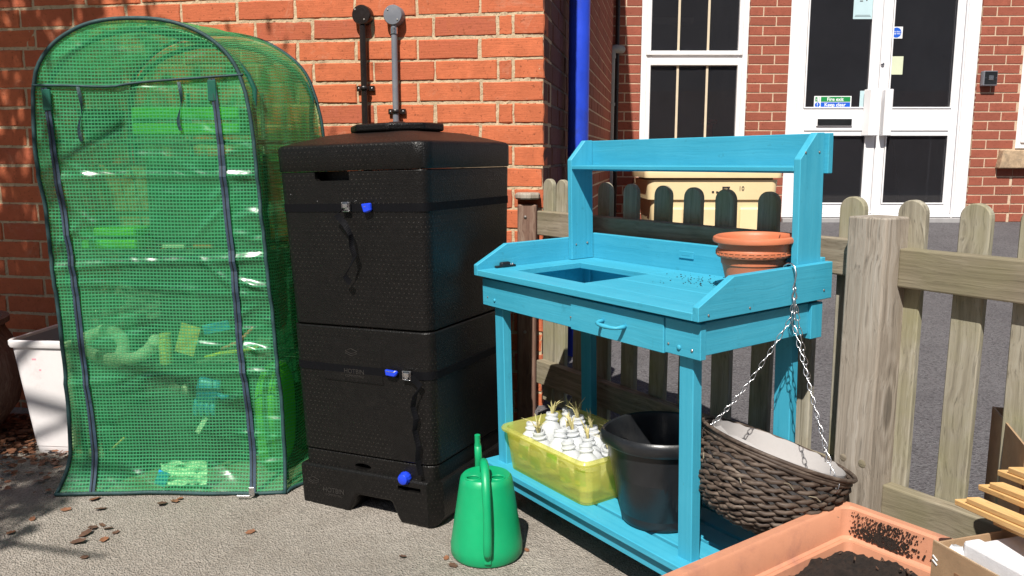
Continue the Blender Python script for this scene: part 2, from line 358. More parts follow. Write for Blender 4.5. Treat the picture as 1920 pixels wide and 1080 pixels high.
def cover_mat():
    """reinforced green polyethylene: woven grid over tinted clear film"""
    t = NT('green_mesh_film'); uv = t.n('UVMap').outputs[0]; s = t.n('SeparateXYZ', Vector=uv)
    def line(o, p, wd, ph=0.0):
        f = t.m_('FRACT', t.m_('ADD', t.m_('DIVIDE', o, p), 50.0+ph)); return t.ramp(t.m_('ABSOLUTE', t.m_('SUBTRACT', f, .5)), [(wd, (1,1,1)), (wd+.10, (0,0,0))])
    lu = line(s.outputs[0], .0105, .09); lv = line(s.outputs[1], .0105, .14)
    ln = t.m_('MAXIMUM', t.m_('MULTIPLY', lu, .8), lv)
    v = t.co(rnd=False)
    crk = t.noise(v, 12, 6, .7, 1.5); wr = t.noise(v, 26, 4, .6, 1.0)
    film = t.n('BsdfTransparent', Color=(.70,.91,.64,1))
    gr = t.ramp(t.noise(v, 4, 3), [(.3, (.015,.26,.09)), (.7, (.05,.42,.15))])
    pr = t.b; t.set(gr, .3, 0, .4)
    tl = t.n('BsdfTranslucent', Color=(.03,.38,.17,1)); mx0 = t.n('MixShader', Fac=.5); t.L.new(pr.outputs[0], mx0.inputs[1]); t.L.new(tl.outputs[0], mx0.inputs[2])
    fac = t.m_('ADD', .13, t.m_('MULTIPLY', t.g(t.noise(v, 3.2, 4, .55, .8), .40, .75), .30))
    mx1 = t.n('MixShader', Fac=fac); t.L.new(film.outputs[0], mx1.inputs[1]); t.L.new(mx0.outputs[0], mx1.inputs[2])
    ld_ = t.n('BsdfDiffuse', Color=(.085,.50,.22,1)); lt = t.n('BsdfTranslucent', Color=(.10,.55,.24,1)); lm = t.n('MixShader', Fac=.35)
    t.L.new(ld_.outputs[0], lm.inputs[1]); t.L.new(lt.outputs[0], lm.inputs[2])
    mx2 = t.n('MixShader', Fac=t.m_('MULTIPLY', ln, .66)); t.L.new(mx1.outputs[0], mx2.inputs[1]); t.L.new(lm.outputs[0], mx2.inputs[2])
    gl = t.n('BsdfGlossy', Roughness=.28, Color=(1,1,1,1)); mx3 = t.n('MixShader', Fac=.045)
    t.L.new(mx2.outputs[0], mx3.inputs[1]); t.L.new(gl.outputs[0], mx3.inputs[2]); t.L.new(mx3.outputs[0], t.out.inputs[0])
    bp = t.bump(t.m_('ADD', wr, t.m_('MULTIPLY', ln, .1)), .0028, .8)
    vg = t.co(scale=(1,1,2.2), rnd=False); bg_ = t.n('Bump', Height=t.noise(vg, 6, 3, .5, .6), Distance=.012, Strength=.7)
    for nd in (tl, ld_): t.L.new(bp, nd.inputs['Normal'])
    t.L.new(bg_.outputs[0], gl.inputs['Normal'])
    return t.m
M['cover'] = cover_mat()
def translucent(name, c, tc, fac_t=.35, rough=.3, trans=.3):
    t = NT(name); t.set(c, rough); tl = t.n('BsdfTranslucent', Color=(*c, 1)); tr = t.n('BsdfTransparent', Color=(*tc, 1))
    m1 = t.n('MixShader', Fac=fac_t); t.L.new(t.b.outputs[0], m1.inputs[1]); t.L.new(tl.outputs[0], m1.inputs[2])
    m2 = t.n('MixShader', Fac=trans); t.L.new(m1.outputs[0], m2.inputs[1]); t.L.new(tr.outputs[0], m2.inputs[2]); t.L.new(m2.outputs[0], t.out.inputs[0])
    t.bump(t.noise(t.co(rnd=False), 90, 3, .6), .0004, 1); return t.m
M['yellow_clear'] = translucent('translucent_yellow_plastic', (.88,.85,.30), (1,.98,.60), .5, .22, .58)
M['milk'] = translucent('milky_white_plastic', (.80,.82,.84), (.9,.9,.9), .4, .35, .05)
M['clear_film'] = translucent('crumpled_clear_film', (.6,.66,.64), (.92,.95,.94), .3, .12, .72)
M['liner'] = translucent('grey_plastic_liner', (.60,.57,.56), (.8,.8,.8), .25, .4, .05)
M['fleece'] = translucent('white_fleece_roll', (.80,.84,.82), (.9,.9,.9), .4, .7, .02)
M['lime'] = translucent('lime_plastic', (.22,.75,.05), (.5,.9,.3), .4, .5, .05)
M['wicker'] = wood_mat('dark_wicker', (.080,.056,.043), (.21,.165,.13), (.022,.015,.012), 0, rough=.6, knots=False, sc_=.8, grain_bump=.0006)

# ================================================================== GROUND
UN = Vector((.5563,-.831,0)); VN = Vector((.831,.5563,0))
def fp(u, v, z): return UN*u+VN*v+Vector((0,0,z))
FS = .981
def fz(z): return 1.08+(z-1.08)*FS
V, F = [], []
NX, NY = 150, 110
def gz(x, y): return .004*noise.noise((x*2.1, y*2.1, 0))+.0015*noise.noise((x*14, y*14, 3))
for j in range(NY+1):
    for i in range(NX+1):
        x = -2.6+4.6*i/NX; y = .6+3.2*j/NY; V.append((x, y, gz(x, y)))
F = [(j*(NX+1)+i, j*(NX+1)+i+1, (j+1)*(NX+1)+i+1, (j+1)*(NX+1)+i) for j in range(NY) for i in range(NX)]
n0 = len(V)
for x, y in ((-2.6,.6),(2.0,.6),(2.0,3.8),(-2.6,3.8)): pass
# surrounding flat sheet, four rectangles round the fine patch
for x0, x1, y0, y1 in ((-40,40,-40,.6),(-40,-2.6,.6,3.8),(2.0,40,.6,3.8),(-40,40,3.8,40)):
    b0 = len(V); V += [(x0,y0,0),(x1,y0,0),(x1,y1,0),(x0,y1,0)]; F.append((b0,b0+1,b0+2,b0+3))
g_ = part('ground', (V, F), M['tarmac'], smooth=True); tag(g_, 'light brown gritty tarmac in front of the brick wall', kind='structure'); g_['kind'] = 'structure'
V, F = [], []; NU, NV = 70, 50
def az(p):
    t = min(1, max(0, (p.y-2.0)/4.9)); return .012+.53*t
for j in range(NV+1):
    for i in range(NU+1):
        x = .02+12*(i/NU)**1.4; ys = max(-6, (1.775-.831*x)/.5563); y = ys+(7.02-ys)*(j/NV); p = Vector((x, y, 0))
        V.append((x, y, az(p)+.0025*noise.noise((x*4, y*4, 1))+.001*noise.noise((x*15, y*15, 1))))
F = [(j*(NU+1)+i, j*(NU+1)+i+1, (j+1)*(NU+1)+i+1, (j+1)*(NU+1)+i) for j in range(NV) for i in range(NU)]
k0 = len(V)
for i in range(NU+1): V.append((V[i][0], V[i][1], -.05))
F += [(i, i+1, k0+i+1, k0+i)[::-1] for i in range(NU)]
a_ = part('playground', (V, F), M['asphalt'], smooth=True); tag(a_, 'purple grey asphalt rising behind the picket fence', kind='structure')

# ================================================================== BRICKWORK
def brick_shape(L, H, D, rnd, jit=.0016, ch=.0028):
    pts = [(0,0),(L*.33,0),(L*.66,0),(L,0),(L,H*.5),(L,H),(L*.66,H),(L*.33,H),(0,H),(0,H*.5)]
    def ring(y, ins, j):
        o = []
        for x, z in pts:
            xx = min(max(x, ins), L-ins); zz = min(max(z, ins), H-ins)
            o.append((xx+rnd.uniform(-j, j), y, zz+rnd.uniform(-j, j)))
        return o
    return rings([ring(0, ch, jit*.7), ring(ch*1.2, 0, jit), ring(D, 0, 0)], True, False)
BV = {}
def brick_variant(kind, L, H, D, mat, n=6, jit=.0016, ch=.0028):
    key = (kind, round(L, 3))
    if key not in BV:
        lst = []
        for i in range(n):
            g = brick_shape(L, H, D, R_, jit, ch); me = bpy.data.meshes.new('brick'); me.from_pydata(g[0], [], g[1]); me.materials.append(mat); lst.append(me)
        BV[key] = lst
    return R_.choice(BV[key])
def put_brick(parent, kind, x, z, L, H, D, mat, jit=.0016, ch=.0028, dy=.0012):
    o = bpy.data.objects.new('brick', brick_variant(kind, L, H, D, mat, jit=jit, ch=ch)); col.objects.link(o); o.parent = parent
    o.location = (x, R_.uniform(-dy, dy*.6), z); o.rotation_euler = (R_.uniform(-.004,.004), R_.uniform(-.003,.003), R_.uniform(-.004,.004)); return o
def stuff_bricks(parent, kind, items, mat):
    gs = []
    for x, z, L, H, D in items: gs.append(xf(brick_shape(L, H, D, R_), Matrix.Translation((x, R_.uniform(-.001, .001), z))))
    o = part('brickwork', join(*gs), mat, parent); o['kind'] = 'stuff'; return o
def mortar(parent, x0, x1, z0, z1, mat, y=.0045, step=.014, amp=.0028, rough=True):
    if rough:
        nx = max(1, int((x1-x0)/step)); nz = max(1, int((z1-z0)/step)); V = []
        for j in range(nz+1):
            for i in range(nx+1):
                x = x0+(x1-x0)*i/nx; z = z0+(z1-z0)*j/nz
                V.append((x, y+amp*noise.noise((x*60, z*60, 2))+amp*.5*noise.noise((x*160, z*160, 5)), z))
        F = [(j*(nx+1)+i, j*(nx+1)+i+1, (j+1)*(nx+1)+i+1, (j+1)*(nx+1)+i) for j in range(nz) for i in range(nx)]
        g = (V, F); g = join(g, box(x0, x1, y+.006, .22, z0, z1))
    else: g = box(x0, x1, y, y+.2, z0, z1)
    return part('mortar', g, mat, parent)
TH = .1807; WC = Vector((.1142, 3.106, 0))
WM = frame(WC, (cos(TH), -sin(TH), 0))          # x along the wall to the right, y into it
wall = thing('brick_wall', 'old orange brick wall with cream mortar behind the green tent and black composter', 'wall', WM)
mortar(wall, -2.75, -.0015, 0, 1.80, M['old_mortar'], y=.0028, amp=.0026)
mortar(wall, -6.0, -2.752, 0, 3.4, M['old_mortar'], rough=False); mortar(wall, -2.75, -.0015, 1.802, 3.4, M['old_mortar'], rough=False)
CP = .078; BH = .0690; Z0 = 1.587
far = []
for r in range(-24, 21):
    # r counts courses down from the joint at Z0
    zb = Z0-CP*(r+1)+.005
    if zb < -.06: continue
    typeA = (r % 2 == 1)      # stretcher at the corner
    x = 0.0; seq = []
    if not typeA: seq = [.108, .048]
    k = 0
    while x > -6.0:
        L = seq[k] if k < len(seq) else .2278+R_.uniform(-.003, .003); k += 1
        xx = x-L; hh = BH+R_.uniform(-.002, .002)
        if xx > -2.72 and -2 <= r: put_brick(wall, 'old', xx, zb+R_.uniform(-.0015,.0015), round(L*200)/200, BH, .10, M['old_brick'], .0022, .0035, .002)
        else: far.append((xx, zb, L, BH, .10))
        x = xx-.0092
stuff_bricks(wall, 'old', far, M['old_brick'])
# shaded return wall, running away from the corner
RM = frame(WC, (sin(TH), cos(TH), 0))
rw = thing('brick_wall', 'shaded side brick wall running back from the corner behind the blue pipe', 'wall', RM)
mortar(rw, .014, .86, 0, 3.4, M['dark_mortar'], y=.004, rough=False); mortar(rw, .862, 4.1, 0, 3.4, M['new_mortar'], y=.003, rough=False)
far = []; far2 = []
for r in range(-24, 21):
    zb = Z0-CP*(r+1)+.005
    if zb < -.06: continue
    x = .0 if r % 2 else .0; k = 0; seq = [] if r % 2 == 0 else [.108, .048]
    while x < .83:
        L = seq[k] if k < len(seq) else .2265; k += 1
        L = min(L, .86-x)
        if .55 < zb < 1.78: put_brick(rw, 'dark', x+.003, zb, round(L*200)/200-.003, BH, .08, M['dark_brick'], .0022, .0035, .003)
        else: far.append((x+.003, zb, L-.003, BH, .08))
        x += L+.0105
for r in range(0, 44):
    zb = .005+.075*r
    x = .875-(.112 if r % 2 else 0); 
    while x < 4.0:
        L = .215; xs = max(x, .875)
        L2 = x+L-xs
        if L2 > .05:
            if .95 < zb < 2.05 and xs < 3.9: put_brick(rw, 'ret', xs, zb, round(L2*200)/200, .065, .06, M['new_brick'], .0008, .0016, .001)
            else: far2.append((xs, zb, L2, .065, .06))
        x += .225
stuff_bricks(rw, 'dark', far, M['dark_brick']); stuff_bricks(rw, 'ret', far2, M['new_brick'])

# ================================================================== SCHOOL FACADE
FM = Matrix.Translation((0, 6.95, 0))
fac = thing('school_building', 'red brick school building with white framed window and double doors', 'building', FM)
for x0, x1, z0, z1 in ((.80,1.04,0,3.2),(1.042,1.908,0,.90),(1.91,2.236,0,3.2),(3.77,4.128,0,3.2),(4.13,5.4,0,1.13),(5.402,9,0,3.2),(1.042,1.908,2.72,3.2),(2.238,3.768,2.62,3.2),(4.13,5.4,2.72,3.2)):
    mortar(fac, x0, x1, z0, z1, M['new_mortar'], y=.0035, rough=False)
far = []
def courses(x0, x1, zlo, zhi, pat):
    r = 0; z = 2.263+.005+.075*13
    while z > zlo-.07:
        if z < zhi:
            seq = pat[r % 2]; x = x0; k = 0
            while x < x1-.02:
                L = seq[k] if k < len(seq) else (.215 if True else .1); k += 1
                L = min(L, x1-x)
                if z < 2.32 and z > .5 and x < 4.25 and not (1.0 < x0 < 1.9): put_brick(fac, 'fac', x, z, round(L*200)/200, .065, .06, M['new_brick'], .0008, .0014, .001)
                else: far.append((x, z, L, .065, .06))
                x += L+.010
        z -= .075; r += 1
courses(.80, 1.04, 0, 3.2, ([.240],[.11,.12]))
courses(1.91, 2.236, 0, 3.2, ([.10,.216],[.205,.111]))
courses(3.77, 4.128, 0, 3.2, ([.11,.215],[.215,.13]))
courses(4.13, 5.4, 0, 1.0, ([.215],[.10,.215])); courses(5.402, 9, 0, 3.2, ([.215],[.10,.215]))
courses(1.042, 1.908, 0, .88, ([.215],[.10,.215])); courses(1.042, 1.908, 2.72, 3.2, ([.215],[.1,.215])); courses(2.238, 3.768, 2.62, 3.2, ([.215],[.1,.215])); courses(4.13, 5.4, 2.72, 3.2, ([.215],[.1,.215]))
stuff_bricks(fac, 'fac', far, M['new_brick'])
def frame_rect(x0, x1, z0, z1, t, y0, y1):
    """mitre-free frame: uprights full height, rails butted between"""
    tl, tr, tb, tt = t if isinstance(t, tuple) else (t,)*4
    return join(box(x0, x0+tl, y0, y1, z0, z1), box(x1-tr, x1, y0, y1, z0, z1), box(x0+tl, x1-tr, y0, y1, z0, z0+tb), box(x0+tl, x1-tr, y0, y1, z1-tt, z1))
def window(x0, x1, z0, z1, zs, bars, label=None):
    f = part('window', frame_rect(x0+.002, x1-.002, z0+.002, z1-.002, .045, .02, .10), M['upvc'], fac, .004)
    if label: f['label'] = label
    part('transom', box(x0+.047, x1-.047, .024, .10, zs-.022, zs+.022), M['upvc'], f, .003)
    for a, b in ((zs+.022, z1-.047), (z0+.047, zs-.022)):
        part('sash', frame_rect(x0+.047, x1-.047, a, b, .036, .006, .07), M['upvc'], f, .005)
        part('pane', box(x0+.083, x1-.083, .036, .042, a+.036, b-.036), M['glass'], f)
        for bx in bars: part('glazing_bar', box(bx-.009, bx+.009, .028, .0355, a+.036, b-.036), M['cream_blind'], f)
    return f
window(1.04, 1.91, .90, 2.72, 1.863, (1.346, 1.585))
window(4.13, 5.4, 1.14, 2.72, 1.9, (4.55, 4.98))
part('window_sill', box(1.00, 1.95, -.05, .02, .86, .898), M['stone'], fac, .004)
# rooms behind the glass
for x0, x1 in ((.9, 2.05), (4.2, 5.5), (2.25, 3.76)):
    g = box(x0, x1, .23, 1.9, .5, 2.9); g = (g[0], [f for i, f in enumerate(g[1]) if i != 2])
    part('room', g, M['dark_room'], fac)
part('ceiling_light', box(1.2, 1.75, 1.4, 1.6, 2.35, 2.4), M['white_card'], fac)
part('wall_shelf', box(1.2, 1.8, 1.2, 1.5, 1.90, 1.98), M['cream_blind'], fac, .01)
part('red_hook', join(box(1.66, 1.80, .5, .56, 1.36, 1.40), box(1.69, 1.76, .5, .56, 1.22, 1.36)), M['red'], fac, .008)
# broom handles behind the door glass
for a, b in ((3.16, 3.15), (3.22, 3.25), (3.35, 3.42)): part('broom_handle', tube([(a, .5, 1.20), (b, .45, .60)], .006), M['grey_pipe'], fac)
# double doors
DZ = .575
part('door_frame', frame_rect(2.238, 3.768, DZ, 2.618, (.085, .10, .03, .08), .012, .11), M['upvc'], fac, .005)
part('door_stop', box(3.640, 3.655, -.004, .011, DZ, 2.55), M['upvc'], fac, .003)
part('threshold', box(2.24, 3.766, -.035, .012, .40, .573), M['step'], fac, .004)
def leaf_door(x0, x1, gl0, gl1):
    d = part('door', join(box(x0, gl0, .03, .085, .607, 2.536), box(gl1, x1, .03, .085, .607, 2.536),
        box(gl0, gl1, .03, .085, .607, .686), box(gl0, gl1, .03, .085, 1.257, 1.465), box(gl0, gl1, .03, .085, 2.45, 2.536)), M['upvc'], fac, .004)
    for a, b in ((.686, 1.257), (1.465, 2.45)):
        part('bead', frame_rect(gl0, gl1, a, b, .012, .022, .032), M['upvc'], d, .003)
        part('pane', box(gl0+.012, gl1-.012, .045, .051, a+.012, b-.012), M['glass'], d)
    part('door_rail', box(gl0+.01, gl1-.01, .021, .031, 1.285, 1.436), M['upvc'], d, .004)
    return d
dl = leaf_door(2.325, 2.985, 2.385, 2.910); dr = leaf_door(2.990, 3.667, 3.068, 3.590)
lp = part('letter_plate', box(2.49, 2.784, .008, .020, 1.322, 1.388), M['upvc'], dl, .004)
part('letter_flap', box(2.497, 2.777, .003, .010, 1.329, 1.381), M['black_plastic'], dl, .003)
for d, s in ((dl, -1), (dr, 1)):
    x = 2.925 if s < 0 else 3.07
    xa, xb = (2.866, 2.975) if s < 0 else (3.012, 3.106)
    g = prism([(xa, .019), (xb, .019), (xb-.03*(s > 0), -.05), (xa+.03*(s < 0), -.05)], 2, 1.245, 1.615)
    part('pull_handle', g, M['upvc'], d, .004)
part('lock', xf(lathe([(.012,0),(.014,.004),(.014,.010),(.009,.014)], 16), Matrix.Translation((3.005, .030, 1.816)) @ Matrix.Rotation(pi/2, 4, 'X')), M['metal'], dr)
part('window_sill', join(prism([(3.975, .98), (5.5, .98), (5.5, 1.133), (4.0, 1.133)], 1, -.07, .02)), M['stone'], fac, .008)
# opposite building and sky side that the panes reflect, far behind the camera
ob = thing('brick_building', 'brick building with slate roof across the yard behind the camera', 'building', (0, -13, 0))
part('wall', box(-12, 16, -4, 0, 0, 3.2), M['new_brick'], ob)
part('roof', prism([(-4.4, 3.1), (.4, 3.1), (-2, 7.2)], 0, -12.4, 16.4), M['grey_pipe'], ob)
# stickers and notices on the doors (flat print)
def sticker(name, label, x, z, w, h, mat, y=6.95+.0435):
    o = thing(name, label, 'sign', (x, y, z-h/2)); part('sheet', box(-w/2, w/2, -.0006, 0, 0, h), mat, o); return o
FR = Matrix.Rotation(pi/2, 4, 'X')
s1 = sticker('fire_exit_sign', 'green and blue fire exit keep clear sticker low on left door glass', 2.624, 1.517, .305, .098, M['white_card'])
part('green_band', box(-.097, .144, -.0012, -.0007, .052, .092), M['sign_green'], s1)
part('blue_band', box(-.097, .144, -.0012, -.0007, .006, .048), M['sign_blue'], s1)
text('lettering', 'Fire exit', .040, M['white_card'], s1, Matrix.Translation((.02, -.0014, .071)) @ FR, .0001, .0008)
text('lettering', 'Keep clear', .040, M['white_card'], s1, Matrix.Translation((.02, -.0014, .0275)) @ FR, .0001, .0008)
part('green_panel', box(-.143, -.107, -.0012, -.0007, .054, .090), M['sign_green'], s1)
part('running_figure', join(box(-.130, -.124, -.0016, -.0013, .060, .080), box(-.138, -.118, -.0016, -.0013, .070, .074), box(-.129, -.122, -.0016, -.0013, .082, .088), box(-.121, -.110, -.0016, -.0013, .056, .088)), M['white_card'], s1)
part('blue_disc', xf(lathe([(.021, 0), (.021, .0006)], 24), Matrix.Translation((-.124, -.0007, .027)) @ FR), M['sign_blue'], s1)
text('exclamation_mark', '!', .038, M['white_card'], s1, Matrix.Translation((-.124, -.0016, .027)) @ FR, .0001, .0008)
s2 = sticker('mandatory_sign', 'square white sticker with blue disc high on right door glass', 3.107, 2.067, .10, .092, M['white_card'])
part('blue_disc', xf(lathe([(.040, 0), (.040, .0006)], 32), Matrix.Translation((0, -.0007, .046)) @ FR), M['sign_blue'], s2)
text('lettering', 'Fire door', .017, M['white_card'], s2, Matrix.Translation((0, -.0016, .054)) @ FR, .0001, .0003)
text('lettering', 'keep shut', .017, M['white_card'], s2, Matrix.Translation((0, -.0016, .038)) @ FR, .0001, .0003)
s3 = sticker('paper_notice', 'pale blue paper notice high on the left door glass', 2.826, 2.30, .155, .255, M['paleblue_card'])
part('printed_lines', join(box(-.06, .06, -.0012, -.0007, .028, .031), box(-.065, .065, -.0012, -.0007, .018, .021), box(-.03, -.005, -.0012, -.0007, .135, .143), box(.02, .03, -.0012, -.0007, .14, .20), box(.005, .015, -.0012, -.0007, .16, .20)), M['ink'], s3)
tag(part('paper_note', xf(box(-.051, .051, -.0006, 0, 0, .144), Matrix.Translation((3.127, 6.9935, 1.737))), M['cream_card']), 'blank cream paper note below the blue disc sticker', 'paper note')
tag(part('paper_note', xf(box(-.03, .03, -.0006, 0, 0, .13), Matrix.Translation((2.874, 6.9935, 1.478))), M['paleblue_card']), 'pale strip of paper beside the left pull handle', 'paper note')
en = thing('door_entry_button', 'small dark grey door entry button on bricks right of doors', 'button', (3.846, 6.948, 1.64))
part('housing', box(-.056, .056, -.055, 0, 0, .118), M['grey_pipe'], en, .006, seg=2)
part('face_plate', box(-.05, .05, -.058, -.0555, .012, .112), M['black_plastic'], en, .001)
part('push_button', box(-.02, .02, -.063, -.0585, .045, .08), M['metal'], en, .003)
for x in (-.042, .042): part('screw', xf(lathe([(.004,0),(.003,.002)], 8), Matrix.Translation((x, -.058, .062)) @ FR), M['metal'], en)
# pipes on the return wall
bp = thing('drainpipe', 'bright blue painted round drainpipe in the wall corner', 'pipe', (.288, 3.70, 0))
part('pipe', lathe([(.045,.1),(.045,3.3)], 32), M['blue_paint'], bp, smooth='auto')
gp = thing('drainpipe', 'thin grey waste pipe with elbow between blue pipe and white window', 'pipe', (.79, 6.83, 0))
part('pipe', lathe([(.028,.5),(.028,1.86)], 20), M['grey_pipe2'], gp, smooth='auto')
part('elbow', tube([(0,0,1.85),(0,0,1.90),(.015,0,1.915),(.03,0,1.92),(.09,.08,1.925)], .033, 14), M['grey_pipe2'], gp, smooth='auto')
for z in (1.49, 1.86): part('pipe_collar', lathe([(.034,z-.012),(.034,z+.012)], 20), M['grey_pipe2'], gp, smooth='auto')
bl = thing('drainpipe', 'narrow black pipe in the inner corner left of white window', 'pipe', (.842, 6.90, 0))
part('pipe', lathe([(.018,.5),(.018,3.2)], 16), M['black_pipe'], bl, smooth='auto')

# yellow grit bin
gb = thing('grit_bin', 'pale yellow plastic grit bin against the school wall behind the pickets', 'bin', (1.42, 6.26, .46))
def rr_loft(levels, r): return rings([rrect(hx, hy, r, z, 5) for hx, hy, z in levels])
part('body', rr_loft([(.40,.26,0),(.435,.30,.30),(.435,.30,.315),(.455,.315,.316),(.46,.32,.40),(.465,.322,.455)], .05), M['yellowbin'], gb, smooth='auto')
part('lid', rr_loft([(.485,.345,.47),(.487,.348,.50),(.485,.345,.525),(.45,.30,.60),(.43,.28,.62)], .05), M['yellowbin'], gb, smooth='auto')
part('rim', rr_loft([(.44,.30,.452),(.44,.30,.474)], .05), M['card'], gb)
for x in (-.30, 0, .30): part('recess_panel', box(x-.10, x+.10, -.312, -.283, .02, .26), M['yellowbin'], gb, .02, seg=2)
text('lettering', 'E7', .055, M['ink'], gb, Matrix.Translation((.09, -.324, .385)) @ FR, .0003, .002)
text('lettering', '10', .042, M['ink'], gb, Matrix.Translation((.20, -.324, .395)) @ FR, .0003)
for q, (x, z) in enumerate(((-.165,.375),(-.155,.37),(.03,.37),(.0,.372))): part('scuff_mark', box(x-.008, x+.008, -.3235, -.3205, z-.005, z+.005), M['ink'], gb)

# ================================================================== PICKET FENCE
FNM = frame((0,0,0), UN, VN)      # local x = u, y = v
def at_u(u, v, z=0): return FNM @ Matrix.Translation((u, v, z))
fence = thing('picket_fence', 'weathered round topped picket fence standing behind the turquoise bench', 'fence', at_u(-1.7*FS, 1.81*FS))
def picket_shape(wd, h, t, k):
    n = 12; r = wd/2; P = [(-r, 0), (r, 0)] + [(r*cos(pi*i/n), h-r*.92+r*.92*sin(pi*i/n)) for i in range(n+1)]
    g = prism([(x+.0012*noise.noise((z*5, k, x*9)), z) for x, z in P], 1, 0, t); return g
us = [-2.496,-2.424,-2.315,-2.178,-2.045,-1.91,-1.777,-1.637,-1.499,-1.362,-1.23,-1.088,-.951,-.815,-.678,-.541,-.404]
gr_z = lambda u: max(.0, az(fp(u, 1.84, 0)))-.0
for i, u in enumerate(us):
    zb = gr_z(u*FS)+.045; ht = fz(.998-.0015*(i))-zb; wd = .066+R_.uniform(-.002, .002)
    if u < -2.2: wd = .058
    o = fix_normals(part('picket', picket_shape(wd, ht, .019, i*3.1), M['picket'], fence, .0025))
    o.location = ((u+1.7)*FS, .022, zb); o.rotation_euler = (R_.uniform(-.008,.008), R_.uniform(-.012,.012), R_.uniform(-.02,.02))
for a, b, z in ((-2.515, -1.188, .792), (-1.088, -.30, .782), (-2.515, -1.188, .228), (-1.088, -.30, .215)):
    L = (b-a)*FS; g = box(-L/2, L/2, -.036, 0, 0, .088)
    o = part('rail', g, M['rail'], fence, .004, seg=2); o.location = (((a+b)/2+1.7)*FS, .020, fz(z))
fp1 = thing('fence_post', 'thick grey square fence post right of the turquoise bench', 'post', at_u(-1.137*FS, 1.788*FS))
g = rings([[(x, y, z) for x, y in ((-.048,-.048),(0,-.0505),(.048,-.048),(.0495,0),(.048,.048),(-.048,.048))] for z in (-.05, .3, .6, .90, .945)])
part('post', g, M['post'], fp1, .004, seg=2)
for x in (-.02, .028): part('knot', xf(lathe([(.010,0),(.006,.001),(0.001,.0015)], 14), Matrix.Translation((x, -.0494, .375)) @ FR), M['rail'], fp1)
SP = WM @ Matrix.Translation((-.052, -.03, 0))
fp2 = thing('fence_post', 'short reddish weathered post with flat cap against the orange brick corner', 'post', SP)
part('post', box(-.035, .035, -.022, .022, 0, .905), M['oldpost'], fp2, .004)
g = lathe([(.004,.924),(.044,.924),(.048,.930),(.048,.942),(.043,.948),(.004,.949)], 8)
part('cap', xf(g, Matrix.Rotation(pi/8, 4, 'Z')), M['post'], fp2, .002)
for z in (.86, .66, .43): part('screw', xf(lathe([(.006,0),(.005,.003),(.001,.004)], 12), Matrix.Translation((-.005, -.0222, z)) @ FR), M['screw'], fp2)

# ================================================================== TURQUOISE POTTING BENCH
BMAT = Matrix(((.557,.83,-.023,-.097),(-.831,.557,-.008,2.485),(.007,.024,1,.019),(0,0,0,1)))
_q = BMAT.to_quaternion(); BMAT = Matrix.Translation((-.097,2.485,.019)) @ _q.to_matrix().to_4x4()
bench = thing('potting_bench', 'turquoise painted wooden potting bench with raised back shelf', 'bench', BMAT)
W, D, WT = .908, .451, .709
TT = WT+.018
def bpart(name, g, ax, bv=.0015, par=None, sm=False): return part(name, g, M['tq'+'xyz'[ax]], par or bench, bv, sm)
for x0 in (0, W-.018):
    fix_normals(bpart('side_board', prism([(0,WT),(D,WT),(D,WT+.088),(.108,WT+.088),(0,WT+.032)], 0, x0, x0+.018), 1))
# worktop boards round the opening
HX0, HX1, HY0, HY1 = .102, .417, .086, .322
bpart('worktop_board', box(.0185, W-.0185, 0, .0845, WT, TT), 0)
bpart('worktop_board', box(.0185, HX0-.0015, .0855, D-.021, WT, TT-.0003), 0)
bpart('worktop_board', box(HX0, HX1, HY1+.0015, D-.021, WT, TT-.0005), 0)
bpart('worktop_board', box(HX1+.0015, W-.0185, .0855, .200, WT, TT-.0004), 0)
bpart('worktop_board', box(HX1+.0015, W-.0185, .2008, .315, WT, TT-.0002), 0)
bpart('worktop_board', box(HX1+.0015, W-.0185, .3158, D-.021, WT, TT-.0005), 0)
# the opening's lining box with its floor
bpart('soil_tray', join(box(.040, .046, .045, .400, .630, .7075), box(.452, .4575, .045, .400, .630, .7075),
    box(.0465, .4515, .045, .050, .630, .7075), box(.0465, .4515, .395, .400, .630, .7075), box(.0465, .4515, .0505, .3945, .630, .635)), 0, .001)
bpart('back_splash', box(.0185, W-.0185, D-.0205, D-.003, WT, WT+.097), 0)
pq = bpart('plaque', box(.423, .479, D-.0245, D-.021, WT+.054, WT+.074), 0, .0008)
part('plaque_print', join(*[box(.436+.0052*i, .4395+.0052*i, D-.0252, D-.0248, WT+.0625, WT+.0665) for i in range(6)]), M['tqy'], pq)
# raised shelf
UP = [(.343,TT+.0005),(D-.022,TT+.0005),(D-.022,1.100),(.400,1.100),(.343,1.041)]
for x0 in (.0185, W-.0375): fix_normals(bpart('upright', prism(UP, 0, x0, x0+.019), 2))
bpart('shelf_back', box(.012, W-.008, D-.0215, D-.004, 1.005, 1.0985), 0)
bpart('top_shelf', box(.038, W-.038, .344, D-.022, 1.012, 1.0235), 0)
# aprons and drawer
bpart('apron', box(.014, .4465, .020, .038, .620, .700), 0); bpart('apron', box(.7885, .896, .020, .038, .620, .700), 0)
dw = bpart('drawer', box(.448, .787, .0165, .036, .617, .700), 0)
part('drawer_box', join(box(.463,.468,.041,.35,.63,.69), box(.772,.777,.041,.35,.63,.69), box(.4685,.7715,.041,.35,.63,.635), box(.4685,.7715,.345,.35,.6355,.69)), M['tqx'], dw)
hp = [(x-.009, y+.008, z-.002) for x, y, z in [(.587,.010,.662),(.588,-.006,.661),(.592,-.016,.660),(.605,-.021,.659),(.627,-.022,.658),(.650,-.021,.658),(.663,-.016,.658),(.667,-.006,.659),(.668,.010,.660)]]
part('drawer_handle', tube(hp, [.006,.005,.004,.0045,.006,.0045,.004,.005,.006], 10), M['tqx'], dw, smooth=True)
bpart('side_apron', box(.878, .893, .0385, .385, .628, .7015), 1); bpart('side_apron', box(.015, .030, .0385, .385, .628, .7015), 1)
